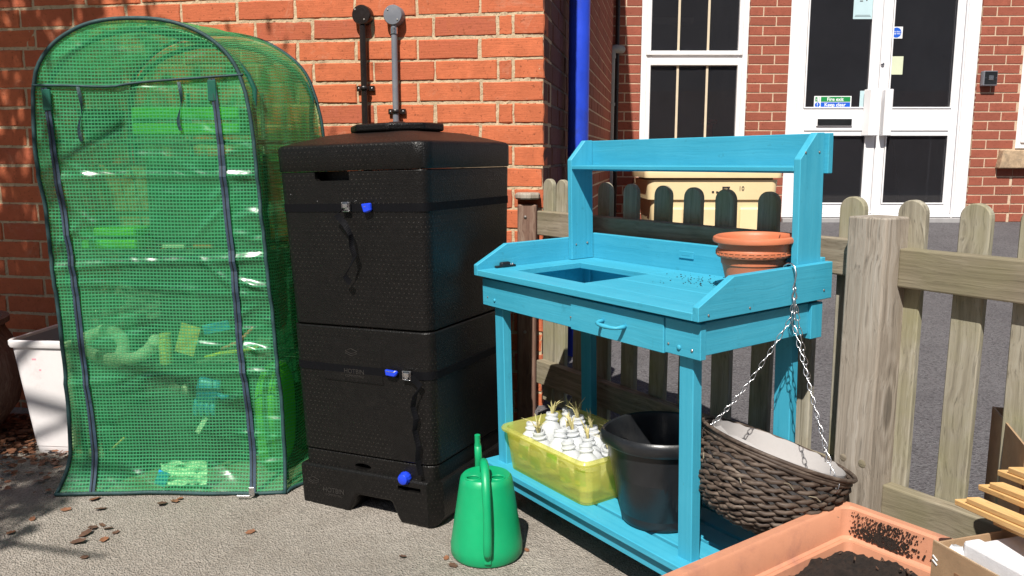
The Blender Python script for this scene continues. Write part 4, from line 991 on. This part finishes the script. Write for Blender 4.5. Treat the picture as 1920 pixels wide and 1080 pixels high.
part('front_panel', (V, F), M['cover'], gh, smooth=True, uv=UV)
# side and roof cover: outline swept back along the wall normal
outl = [front_pt(0, j/60) for j in range(60)]+[front_pt(i/50, 1) for i in range(51)]+[front_pt(1, 1-j/60) for j in range(1, 61)]
BK = Vector((.105, .435, 0)); ln = [0]
for i in range(1, len(outl)): ln.append(ln[-1]+(outl[i]-outl[i-1]).length)
V = []; UV = []; ND = 30; n = len(outl)
ctr = Vector((.0, 0, .7))
def back_pt(i, k):
    p = outl[i].copy(); t = k/ND; q = p+BK*t
    if p.z < .14: q.y = q.y-(p.y)*t            # the skirt flare belongs to the front only
    dirn = Vector((p.x-0, 0, p.z-.9)); dirn.normalize(); s = sin(pi*t)
    q += dirn*.004*s; q += dirn*(.007*noise.noise((p.x*3+t*4, t*6, p.z*3))+.004*noise.noise((p.x*9, t*12, p.z*8)))
    if t > .02: q += dirn*.012*t
    if p.z < .1 and p.x > 0: q.x += .10*t*(1-p.z/.1)
    return q
for k in range(ND+1):
    for i in range(n): p = back_pt(i, k) if k else outl[i]; V.append(p); UV.append((ln[i], k/ND*.45))
F = [(k*n+i, (k+1)*n+i, (k+1)*n+i+1, k*n+i+1) for k in range(ND) for i in range(n-1)]
part('side_cover', (V, F), M['cover'], gh, smooth=True, uv=[(v, u) for u, v in UV])
bo = [back_pt(i, ND) for i in range(n)]
V, F, UV = [], [], []
for j in range(25):
    for i in range(25):
        zt = ztop(i/24)*j/24; l, r = xlr(zt); V.append(Vector((l+(r-l)*i/24+1.10, .01*noise.noise((i*.3, j*.3, 2)), max(.004, zt)))+BK); UV.append((V[-1].x, V[-1].z))
F = [(j*25+i, j*25+i+1, (j+1)*25+i+1, (j+1)*25+i) for j in range(24) for i in range(24)]
part('back_panel', (V, F), M['cover'], gh, smooth=True, uv=UV)
off = Vector((0, -.004, 0))
part('edge_piping', tube([p+off for p in outl], .0062, 7), M['piping'], gh, smooth=True)
part('edge_piping', tube([p for p in bo], .0062, 7), M['piping'], gh, smooth=True)
part('hem', tube([front_pt(i/40, 0)+Vector((0,-.003,.004)) for i in range(41)], .0058, 6), M['piping'], gh, smooth=True)
part('hem', tube([back_pt(n-1, k)+Vector((.002,0,.003)) for k in range(ND+1)], .0055, 6), M['piping'], gh, smooth=True)
# horizontal seam, its piping tape, zips and ties
def surf(x, z, d=.005):
    xx = x-1.10; return Vector((x, fold(xx, z)-d, z))
sm = [(-.352+.638*i/40, 1.292+(.032*max(0, (i-16)/24)**.8)-.004*math.exp(-((i-13)/5)**2)) for i in range(41)]
part('seam_tape', tube([surf(x, z, .006) for x, z in sm], .0055, 7, flat=.7), M['piping'], gh, smooth=True)
M['zip'] = plain('dark_blue_zip_tape', (.022,.045,.075), .6, var=.3, sc_=50, bump=.0005)
def zipstrip(xt, xb, zt, wd):
    pts, ws = [], []
    for i in range(41):
        t = i/40; z = zt*(1-t)+.005*t; x = xt+(xb-xt)*t+.006*sin(t*5+xt*3)+.0025*sin(t*17)
        pts.append(surf(x, z, .007)); ws.append(Vector((wd, -.003*sin(t*20), 0)))
    z_ = part('zip', ribbon(pts, ws, .002), M['zip'], gh, smooth=False)
    part('zip_teeth', tube([p+Vector((-.001,-.0025,0)) for p in pts], .0016, 5), M['ink'], z_)
    return z_
zipstrip(-.312, -.245, 1.285, .019); zipstrip(.188, .272, 1.312, .020)
for x, z in ((-.312, 1.262), (.189, 1.290)): part('zip_garage', xf(box(-.013, .013, -.012, -.008, -.045, .018), Matrix.Translation(surf(x+.002, z, 0))), M['dkgreen'], gh, .003)
part('zip_pull', join(box(.262, .280, -.075, -.072, .012, .040), xf(box(-.03, .012, -.002, .002, -.004, .004), Matrix.Translation((.255, -.080, .012)))), M['metal'], gh, .002)
for x, zt, L in ((-.212, 1.290, .165), (.092, 1.302, .145)):
    pts = [surf(x+.006*sin(i*.5)-.00*i, zt-L*i/12, .008+.004*sin(i*.8)) for i in range(13)]
    part('tie_strap', ribbon(pts, [Vector((.010*cos(i*.25), .006*sin(i*.5), 0)) for i in range(13)], .0015), M['piping'], gh)
# frame of tubes and three wire shelves
fr = []
for k in (.03, .40):
    of = BK*(k/.435)+Vector((0,.014,0)); arc = [Vector((-.315,0,.02)), Vector((-.325,0,.6)), Vector((-.338,0,1.2))]+[Vector((-.020+.325*cos(a)*-1, 0, 1.24+.225*sin(a))) for a in [pi*i/16 for i in range(1, 16)]]+[Vector((.292,0,1.2)), Vector((.32,0,.6)), Vector((.345,0,.02))]
    part('frame_hoop', tube([p+of for p in arc], .0085, 8), M['dkgreen'], gh, smooth=True)
part('frame_bar', tube([Vector((-.02,.02,1.462)), Vector((-.02,.02,1.462))+BK*.9], .0085, 8), M['dkgreen'], gh, smooth=True)
for x in (-.14, .12): part('frame_upright', tube([Vector((x,.02,0))+BK*.92, Vector((x,.02,1.30))+BK*.92], .008, 8), M['dkgreen'], gh, smooth=True)
for z in (.395, .775, 1.125):
    a, b = -.33, .315
    g = [tube([(a,.03,z),(b,.03,z)], .004, 6), tube([(a+.09,.41,z),(b+.09,.41,z)], .004, 6)]
    for i in range(15):
        x = a+(b-a)*i/14; g.append(tube([(x,.03,z+.004),(x+.09,.41,z+.004)], .0016, 4))
    for j in range(7): y = .03+.38*j/6; g.append(tube([(a+.09*j/6,y,z),(b+.09*j/6,y,z)], .0018, 4))
    part('wire_shelf', join(*g), M['dkgreen'], gh)
# --- things kept inside, each its own object
GO = Vector((-1.10, 2.60, 0))
def inside(name, label, cat, g, mat, bev=0, sm=False, uvm=None): return tag(part(name, xf(g, Matrix.Translation(GO)), mat, None, bev, sm), label, cat)
M['navy_green'] = plain('dark_green_plastic', (.008,.085,.045), .5, bump=0)
inside('storage_tray', 'bright lime plastic tray at the top right inside the green tent', 'tray', frame_rect(-.12, .225, 1.150, 1.235, (.004,.004,.034,.034), .13, .30), M['lime'], .004)
inside('storage_tray', 'bright lime tray on the left of the middle shelf inside the tent', 'tray', join(box(-.300,-.12,.10,.26,.781,.812), box(-.300,-.12,.10,.26,.822,.850)), M['lime'], .006)
inside('seed_tray', 'dark green seed tray standing behind the upper zip', 'tray', rr_loft([(.150,.12,.80),(.17,.14,1.10),(.175,.145,1.105)], .03) if False else join(box(-.08,.23,.10,.34,.80,1.08)), M['navy_green'], .02)
inside('plant_pot', 'dark green nursery pot at the upper left inside the tent', 'plant pot', lathe([(.05,1.131),(.07,1.22),(.075,1.225),(.06,1.22),(.04,1.14)], 24, c=(-.22,.14,0)), M['navy_green'], 0, 'auto')
inside('plant_pot', 'terracotta pot behind the left part of the middle shelf', 'plant pot', lathe([(.055,.781),(.085,.92),(.092,.925),(.092,.95),(.07,.945),(.04,.80)], 24, c=(-.16,.33,0)), M['terracotta'], 0, 'auto')
inside('cardboard_box', 'flattened brown cardboard standing upper left inside the tent', 'cardboard', xf(box(-.11,.11,-.004,.004,0,.26), Matrix.Translation((-.19,.24,.80)) @ Matrix.Rotation(.25, 4, 'X')), M['card'], .002)
inside('storage_box', 'white and grey small box on the middle shelf inside the tent', 'box', box(-.045,.03,.12,.20,.781,.838), M['white_card'], .004)
inside('storage_box', 'small orange and blue carton on the middle shelf inside the tent', 'box', box(.055,.12,.12,.19,.781,.825), M['terracotta'], .004)
V, F = [], []  # added sheet, no stored item: darkens the view through the lower cover
for j in range(13):
    for i in range(31):
        V.append((-.31+.70*i/30, .365+.018*sin(i*1.3+j*.2)+.01*noise.noise((i*.4, j*.4, 2)), .012+.74*j/12))
F = [(j*31+i, j*31+i+1, (j+1)*31+i+1, (j+1)*31+i) for j in range(12) for i in range(30)]
inside('dark_backdrop', 'added dark green sheet darkening the tent behind its lower shelves', 'sheet', (V, F), M['navy_green'], 0, True)
# white fleece, a loose curling roll
pts = []; 
for i in range(44):
    t = i/43; a = -1.2+t*8.2; r = .060-.022*t
    pts.append(((-.255 if t < .5 else -.255+(t-.5)*.30)+r*cos(a)*(1 if t < .6 else .8), .10+.03*sin(t*9), .455+r*sin(a)))
inside('fleece_roll', 'crumpled white fleece roll on the lower left shelf inside the tent', 'fleece', tube(pts, [.022+.008*noise.noise((i*.4, 0, 1)) for i in range(44)], 10), M['fleece'], 0, True)
V, F = [], []
for j in range(13):
    for i in range(17):
        x = -.30+.22*i/16; z = .545+.115*j/12*(1-.5*abs(i/16-.4)); V.append((x+.01*noise.noise((i*.5, j*.5, 1)), .16+.03*noise.noise((i*.4, j*.5, 5)), z+.012*noise.noise((i*.6, j*.4, 8))))
F = [(j*17+i, j*17+i+1, (j+1)*17+i+1, (j+1)*17+i) for j in range(12) for i in range(16)]
inside('plastic_bag', 'crumpled clear plastic bag above the white fleece', 'plastic bag', (V, F), M['clear_film'])
inside('seed_jar', 'small clear jar of seeds on the lower shelf inside the tent', 'jar', lathe([(.020,.400),(.022,.405),(.022,.478),(.017,.488),(.019,.489),(.019,.502),(.001,.503)], 20, c=(-.045,.10,0)), M['sprout'], 0, 'auto')
M['tan_print'] = plain('tan_packet', (.60,.46,.20), .6, var=.2, sc_=30, bump=0)
inside('seed_packet', 'tan seed packet leaning on the lower shelf inside the tent', 'seed packet', xf(box(-.032,.032,-.002,.002,-.05,.05), Matrix.Translation((.035,.085,.485)) @ Matrix.Rotation(.30, 4, 'Y')), M['tan_print'])
M['cyan_pl'] = plain('cyan_plastic', (.02,.33,.72), .45, bump=0)
inside('blue_packet', 'bright blue packet lying on the lower shelf near the zip', 'packet', xf(box(-.045,.045,-.003,.003,-.017,.017), Matrix.Translation((.125,.10,.522)) @ Matrix.Rotation(-.2, 4, 'Y')), M['cyan_pl'], .003)
M['yellow'] = plain('yellow_plastic', (.70,.62,.05), .45, bump=0); M['pink'] = plain('pink_plastic', (.66,.22,.20), .5, bump=0)
inside('hand_tool', 'yellow handled tool lying across the lower right shelf', 'garden tool', tube([(.085,.09,.425),(.14,.10,.436),(.21,.11,.442),(.255,.12,.452)], [.004,.007,.007,.006], 8), M['yellow'], 0, True)
inside('hand_tool', 'pink handled tool propped behind the right zip', 'garden tool', tube([(.13,.12,.445),(.19,.13,.468),(.235,.14,.515)], [.005,.008,.005], 8), M['pink'], 0, True)
V, F = [], []
for j in range(9):
    for i in range(21):
        V.append((.06+.25*i/20, .07+.02*noise.noise((i*.4, j*.5, 1)), .412+.10*j/8*(i/20)+.012*noise.noise((i*.5, j*.6, 4))))
F = [(j*21+i, j*21+i+1, (j+1)*21+i+1, (j+1)*21+i) for j in range(8) for i in range(20)]
inside('plastic_bag', 'clear plastic sleeve wrapped round tools on the lower right shelf', 'plastic bag', (V, F), M['clear_film'])
gl = [xf(rings([rrect(.034,.012,.010,0,4), rrect(.040,.016,.012,.05,4), rrect(.036,.014,.012,.085,4)]), Matrix.Translation((.075,.11,.262)) @ Matrix.Rotation(.2, 4, 'Y'))]
for k in range(4): gl.append(tube([(.045+.018*k,.11,.275),(.040+.019*k,.10,.245-.004*abs(k-1)),(.044+.02*k,.09,.225)], [.010,.010,.006], 8))
gl.append(tube([(.11,.11,.30),(.135,.10,.285),(.155,.10,.288)], [.011,.010,.007], 8))
inside('garden_glove', 'bright blue gardening glove hanging in the lower tent', 'glove', join(*gl), M['cyan_pl'], 0, True)
inside('white_tag', 'white dotted strip hanging below the blue glove', 'strip', beam((.075,.10,.215),(.045,.09,.165), (.022,0,.006), .002), M['white_card'])
V, F = [], []
for j in range(13):
    for i in range(13):
        x = -.045+.15*i/12; z = .02+.075*j/12; V.append((x, -.005+.02*noise.noise((i*.6, j*.5, 1))+.01*j/12, z+.012*noise.noise((i*.5, j*.7, 2))))
F = [(j*13+i, j*13+i+1, (j+1)*13+i+1, (j+1)*13+i) for j in range(12) for i in range(12)]
inside('white_bag', 'crumpled white and blue bag at the bottom of the tent', 'bag', (V, F), M['white_card'], 0, True)
inside('blue_packet', 'blue scrap poking out beside the white bag at the bottom', 'packet', xf(box(-.018,.018,-.002,.002,-.025,.025), Matrix.Translation((-.038,-.012,.045)) @ Matrix.Rotation(.4, 4, 'Y')), M['cyan_pl'])
# dark sack and bright compost bag on the floor
def sack(cx, cy, hx, hy, z0, z1, seed, sq_=.6):
    rs = []
    for k in range(11):
        t = k/10; s = (1-(2*t-1)**4*.45); ring = []
        for i in range(36):
            a = 2*pi*i/36; c, s2 = cos(a), sin(a); rr = 1+.10*noise.noise((c*2, s2*2, t*3+seed))
            ring.append((cx+hx*s*rr*math.copysign(abs(c)**sq_, c), cy+hy*s*rr*math.copysign(abs(s2)**sq_, s2), z0+(z1-z0)*t+.01*noise.noise((c*3, s2*3, seed))))
        rs.append(ring)
    return rings(rs)
inside('compost_sack', 'dark green black sack slumped on the floor of the tent', 'sack', sack(-.07, .24, .13, .12, .01, .34, 1), M['black_plastic'], 0, True)
inside('compost_sack', 'yellow green compost bag at the lower right inside the tent', 'sack', sack(.275, .22, .05, .12, .01, .36, 5), M['lime'], 0, True)
inside('plant_pot', 'tall dark green pot at the lower left inside the tent', 'plant pot', lathe([(.06,.01),(.085,.30),(.092,.305),(.08,.30),(.05,.02)], 28, c=(-.235,.16,0)), M['navy_green'], 0, 'auto')
inside('garden_cane', 'short bamboo cane leaning at the lower left inside the tent', 'cane', tube([(-.235,.06,.115),(-.19,.07,.155)], .004, 6), M['pine'])

# ================================================================== TERRACOTTA TROUGH, CARTONS, LATHS
PC = Vector((.731, 1.757, 0)); e1 = Vector((-.802,-.597,0)); e2 = Vector((.5972,-.8021,0))
HX, HY = .325, .27
PM = frame(PC+e1*HX+e2*HY, -e1, -e2)
tr = thing('planter', 'large square terracotta coloured planter with dark compost at bottom right', 'planter', PM)
def pr(dx, z, r=.03, jx=0):
    return [(x+.0012*noise.noise((x*9, y*9, z*20)), y+.0012*noise.noise((x*9, y*9, z*30+5)), zz) for x, y, zz in rrect(HX-dx, HY-dx, max(.004, r-dx*.3), z, 5)]
part('shell', rings([pr(.075,0), pr(.045,.262), pr(.004,.264), pr(0,.270), pr(-.002,.322), pr(.001,.330), pr(.020,.331), pr(.025,.326), pr(.030,.268), pr(.036,.264), pr(.042,.245), pr(.085,.04)], True, True), M['planter'] if 'planter' in M else M.setdefault('planter', plain('salmon_plastic', (.52,.235,.14), .55, var=.07, sc_=10, bump=.0005, dirt=(.37,.165,.115))), tr, smooth='auto')
# soil mound as its own stuff
V, F = [], []; n1 = 130
for j in range(n1+1):
    for i in range(n1+1):
        x = -(HX-.050)+2*(HX-.050)*i/n1; y = -(HY-.050)+2*(HY-.050)*j/n1
        d = Vector((x-.15, y-.10)).length
        z = .195+.085*math.exp(-(d/.20)**2)+.018*noise.noise((x*14, y*14, 0))+.012*noise.noise((x*38, y*38, 2))+.006*noise.noise((x*95, y*95, 7))
        V.append((x, y, z))
F = [(j*(n1+1)+i, j*(n1+1)+i+1, (j+1)*(n1+1)+i+1, (j+1)*(n1+1)+i) for j in range(n1) for i in range(n1)]
so = part('soil', xf((V, F), PM), M['soil']); tag(so, 'crumbly dark compost filling the terracotta coloured planter', 'soil', kind='stuff')
ch = []
for i in range(34):
    x = R_.gauss(.14, .09); y = R_.gauss(.09, .08); s_ = R_.uniform(.002, .007)
    if abs(x) > HX-.06 or abs(y) > HY-.06: continue
    d = Vector((x-.15, y-.10)).length; z = .203+.085*math.exp(-(d/.20)**2)
    Mx = PM @ Matrix.Translation((x, y, z)) @ Matrix.Rotation(R_.uniform(0, 3), 4, 'X') @ Matrix.Rotation(R_.uniform(0, 3), 4, 'Z')
    ch.append(xf(box(-s_, s_, -s_*.4, s_*.4, -s_*.2, s_*.2), Mx))
wch = part('bark_chips', join(*ch), M['leaf_dark']); tag(wch, 'small bark chips on top of the compost', 'bark chips', kind='stuff')
# black grime spatter on the inner right collar of the planter
gs = []
for i in range(900):
    a = R_.gauss(.0, .036); z = R_.uniform(.272, .322)
    x = HX-.0272+(.326-z)*-.09; y = HY-.115+a-(z-.29)*.3
    if y > HY-.03: continue
    s_ = R_.uniform(.0004, .0019)*(1.4 if z < .295 else .8)
    gs.append(box(x-.0006, x+.0002, y-s_, y+s_*R_.uniform(.4, 1.6), z-s_, z+s_*R_.uniform(.4, 1.3)))
part('grime', join(*gs), M['soil'], tr)['kind'] = 'stuff'
# shallow carton across the trough's right corner
c0 = Vector((.722, 1.345, .335)); cx_ = Vector((.23, -1, 0)).normalized()
CX = frame(c0, (.30,-.954,0))                     # local x toward the camera's right-front, y to the right-back
ct = thing('cardboard_carton', 'open cardboard carton of polystyrene at the bottom right corner', 'carton', CX)
Lx, Ly, H = .40, .34, .095
part('front_side', box(0, Lx, -.002, .002, 0, H), M['card'], ct)
part('torn_edge', box(0, Lx, -.0016, .0016, H+.0003, H+.002), M['card_edge'], ct)
part('end_side', box(-.0025, .0015, .0025, Ly, 0, H-.004), M['card'], ct); part('end_side', box(Lx-.004, Lx, .0025, Ly, 0, H-.004), M['card'], ct)
part('back_side', box(.002, Lx-.005, Ly-.004, Ly, 0, H-.01), M['card'], ct); part('bottom', box(.002, Lx-.005, .0025, Ly-.005, 0, .004), M['card'], ct)
part('tape', box(.05, .115, -.0032, -.0022, 0, .062), M['tape'], ct)
for z in (.068, .060): part('staple', xf(box(-.006, .006, -.0035, -.0023, -.0012, .0012), Matrix.Translation((.008, 0, z)) @ Matrix.Rotation(.5, 4, 'Y')), M['white_card'], ct)
ps = thing('polystyrene_block', 'long white polystyrene packing block inside the carton', 'packaging', CX @ Matrix.Translation((.0, .03, .006)))
part('block', join(box(.030, .38, 0, .035, 0, .100)), M['polystyrene'], ps, .006, seg=2)
ps2 = thing('polystyrene_block', 'small square white polystyrene block behind the long one', 'packaging', CX @ Matrix.Translation((.0, .075, .006)))
part('block', box(.012, .20, .0, .11, 0, .082), M['polystyrene'], ps2, .008, seg=2)
ps3 = tag(part('plastic_bag', xf(sack(.02, .02, .018, .012, .0, .082, 3, .9), CX @ Matrix.Translation((.0, .01, .006))), M['white_card'], smooth=True), 'scrap of white plastic bag in the carton corner', 'plastic bag')
def lath(label, a, b, wd, th, a2=None):
    a, b = Vector(a), Vector(b); d = (b-a); b = a+d.normalized()*max(.5, d.length*2.2)
    o = thing('wooden_lath', label, 'wood', (a+b)/2, 'pale pine laths lying across the carton'); off_ = (a+b)/2
    M0 = frame(off_, (b-a)); Mi = M0.inverted(); o.matrix_world = M0; L = (b-a).length
    part('strip', box(-L/2, L/2, -wd/2, wd/2, -th/2, th/2), M['pine'], o, .0015)
    part('strip', box(-L/2+.03, L/2, -wd/2+.003, wd/2+.002, th/2+.0005, th*1.5), M['pine'], o, .0015)
    return o
lath('longest pale pine lath lowest in the bundle, its tip furthest left', (.833,1.47,.447), (.850,1.28,.474), .026, .011)
lath('pale pine lath with a knot lying above the lowest lath', (.905,1.52,.455), (.912,1.38,.476), .028, .011)
l3 = lath('pale pine lath with a drilled hole, topmost of the bundle', (.965,1.56,.468), (.965,1.45,.485), .030, .012)
lath('short pale pine lath tucked under the others onto the polystyrene', (.880,1.42,.430), (.880,1.30,.452), .030, .010)
b2 = thing('cardboard_box', 'tall brown cardboard box edge at the right margin by the fence', 'carton', frame((.985, 1.53, 0), (.95,-.31,0)))
part('panel', box(0, .42, -.002, .002, 0, .530), M['card'], b2); part('panel', box(-.0025, .0015, .0025, .28, 0, .530), M['card'], b2)
part('panel', box(0, .42, .281, .285, 0, .528), M['card'], b2); part('torn_edge', box(-.002, .42, -.0015, .0015, .5305, .533), M['card_edge'], b2)

# ================================================================== FALLEN LEAVES
def leaf_mesh(seed, s):
    rnd = random.Random(seed); n = 12; V = [(0,0,.004)]; F = []
    for i in range(n):
        a = 2*pi*i/n; r = s*(.55+.45*abs(cos(a*.5))+.14*(1 if i % 2 else -1)*rnd.uniform(.4, 1)); x = r*cos(a); y = r*.62*sin(a)
        V.append((x, y, .005+.16*abs(y)*rnd.uniform(.2, 1)+.15*s*(x/s)**2*rnd.uniform(-.2, 1)))
    F = [(0, 1+i, 1+(i+1) % n) for i in range(n)]
    me = bpy.data.meshes.new('leaf'); me.from_pydata(V, [], F); return me
LM = []
for k in range(6):
    me = leaf_mesh(k, .030); me.materials.append(M['leaf'] if k < 4 else M['leaf_dark']); LM.append(me)
spots = [(-1.44,2.37),(-1.38,2.44),(-1.27,2.45),(-1.21,2.33),(-1.23,2.28),(-1.15,2.28),(-1.23,2.22),(-1.16,2.13),(-1.10,2.49),(-1.07,2.51),(-.76,2.28),(-.30,2.14),(.04,2.18),(-.16,2.09),(-1.16,2.24),(-1.23,2.31),(-1.18,2.31),(-1.06,2.53),(-1.45,2.28),(-1.33,2.52),(-1.62,2.74),(-.18,2.13)]
for x, y in spots:
    me = R_.choice(LM); o = bpy.data.objects.new('dry_leaf', me); col.objects.link(o); s = R_.uniform(.45, .95)
    if x > -.9: s *= .65
    o.location = (x, y, gz(x, y)+.001); o.rotation_euler = (R_.uniform(-.2,.2), R_.uniform(-.2,.2), R_.uniform(0, 6.3)); o.scale = (s, s, s)
    one = {(-1.62,2.74): 'brown dry leaf lying just in front of the white bin', (-.76,2.28): 'lone brown leaf on the tarmac in front of the composter base',
        (-.30,2.14): 'brown dry leaf on the tarmac left of the watering can', (.04,2.18): 'brown dry leaf touching the right side of the watering can', (-.16,2.09): 'small brown leaf in front of the left foot of the watering can',
        (-.18,2.13): 'small brown leaf tucked against the left of the watering can', (-1.44,2.37): 'leftmost brown leaf on the tarmac in the tree shade', (-1.45,2.28): 'brown leaf lowest at the left edge of the photograph',
        (-1.16,2.13): 'brown leaf nearest the camera below the leaf cluster', (-1.10,2.49): 'left of two brown leaves below the hem of the green tent', (-1.07,2.51): 'right of two brown leaves below the hem of the green tent',
        (-1.06,2.53): 'brown leaf touching the hem of the green tent', (-1.33,2.52): 'brown leaf at the bottom left corner of the green tent'}.get((x, y))
    tag(o, one or 'curled brown dry leaf in the small cluster before the green tent', 'leaf', 'fallen dry leaves on the tarmac')
V, F = [], []
for i in range(3600):
    x = -2.35+abs(R_.gauss(0, .42)); y = 3.42-(x+2.35)*.20-abs(R_.gauss(0, .28))
    if x > -1.45 or (abs(x+1.66) < .11 and y > 2.93) or y < 2.5: continue
    me = LM[R_.randrange(6)]; s = R_.uniform(.2, .75); Mx = Matrix.Translation((x, y, R_.uniform(.0, .02))) @ Matrix.Rotation(R_.uniform(0, 6.3), 4, 'Z') @ Matrix.Rotation(R_.uniform(-.5, .5), 4, 'X') @ Matrix.Scale(s, 4)
    b0 = len(V); V += [tuple(Mx @ v.co) for v in me.vertices]; F += [tuple(b0+k for k in p.vertices) for p in me.polygons]
lt = part('leaf_litter', (V, F), M['leaf']); tag(lt, 'drift of brown leaf litter at the foot of the brick wall', 'leaf litter', kind='stuff')
# grit crumbs on the tarmac
V, F = [], []
for i in range(9000):
    x = R_.uniform(-2.0, .9); y = R_.uniform(1.75, 2.95); s = R_.uniform(.001, .0030)*(1.5 if R_.random() < .06 else 1); z = gz(x, y); b0 = len(V)
    V += [(x-s, y, z), (x+s*.6, y-s, z), (x+s*.7, y+s, z), (x+s*R_.uniform(-.4,.4), y, z+s*1.1)]; F += [(b0,b0+1,b0+3), (b0+1,b0+2,b0+3), (b0+2,b0,b0+3)]
gt = part('grit', (V, F), M['tarmac']); tag(gt, 'loose grit scattered over the tarmac', 'grit', kind='stuff')

# ================================================================== TREE OUT OF FRAME, its shade falls on wall and ground
tre = thing('broadleaf_tree', 'leafy tree beyond the left edge whose shade dapples the brick wall', 'tree', (-3.6, .9, 0))
part('trunk', tube([(0,0,-.1),(.03,.02,1.2),(.10,.10,2.4),(.15,.12,3.6)], [.15,.12,.10,.06], 12), M['bark'], tre, smooth=True)
brs = []; tips = []
for i in range(26):
    a = R_.uniform(-.85, 1.25); b = Vector((.08, .06, R_.uniform(1.9, 3.4))); L = R_.uniform(1.2, 2.3)
    e = b+Vector((cos(a)*L, sin(a)*L*.8, R_.uniform(.3, 1.2))); m = b.lerp(e, .5)+Vector((0,0,.1))
    brs.append(tube([b, m, e], [.035,.02,.008], 6))
    for t in (.45,.6,.75,.9,1.0): tips.append(b.lerp(e, t)+Vector((R_.gauss(0,.12), R_.gauss(0,.12), R_.gauss(0,.12))))
part('limbs', join(*brs), M['bark'], tre, smooth=True)
V, F = [], []
def leafq(c, s):
    d = Vector((R_.gauss(0,1), R_.gauss(0,1), R_.gauss(0,.6))).normalized(); e = d.cross(Vector((R_.gauss(0,1), R_.gauss(0,1), R_.gauss(0,1)))).normalized(); b0 = len(V)
    V.extend([tuple(c-d*s), tuple(c+e*s*.45), tuple(c+d*s), tuple(c-e*s*.45)]); F.append((b0,b0+1,b0+2,b0+3))
def lands(p):
    """where the sun carries this leaf's shadow, so the crown keeps clear of the lit yard"""
    k = (2.6-p.y)/.777; z = p.z-k; x = p.x+.225*k
    if z < 0: k = p.z; return p.x+.225*k, p.y+.777*k, 0
    return x, 2.6, z
for t in tips:
    for k in range(110):
        c = t+Vector((R_.gauss(0,.14), R_.gauss(0,.14), R_.gauss(0,.12))); x, y, z = lands(c+Vector((-3.6,.9,0)))
        kb = (2.93-c.y-.9)/.777; xb, zb = c.x-3.6+.225*kb, c.z-kb
        if -1.86 < xb < -1.48 and -.05 < zb < .46: continue
        lim = -1.44 if z <= 0 else -1.42+(.0 if z < 1.65 else .85*min(1, (z-1.65)/.5))
        if x > lim+R_.uniform(-.1, .06): continue
        leafq(c, R_.uniform(.025, .05))
part('crown', (V, F), M['tree_leaf'], tre)
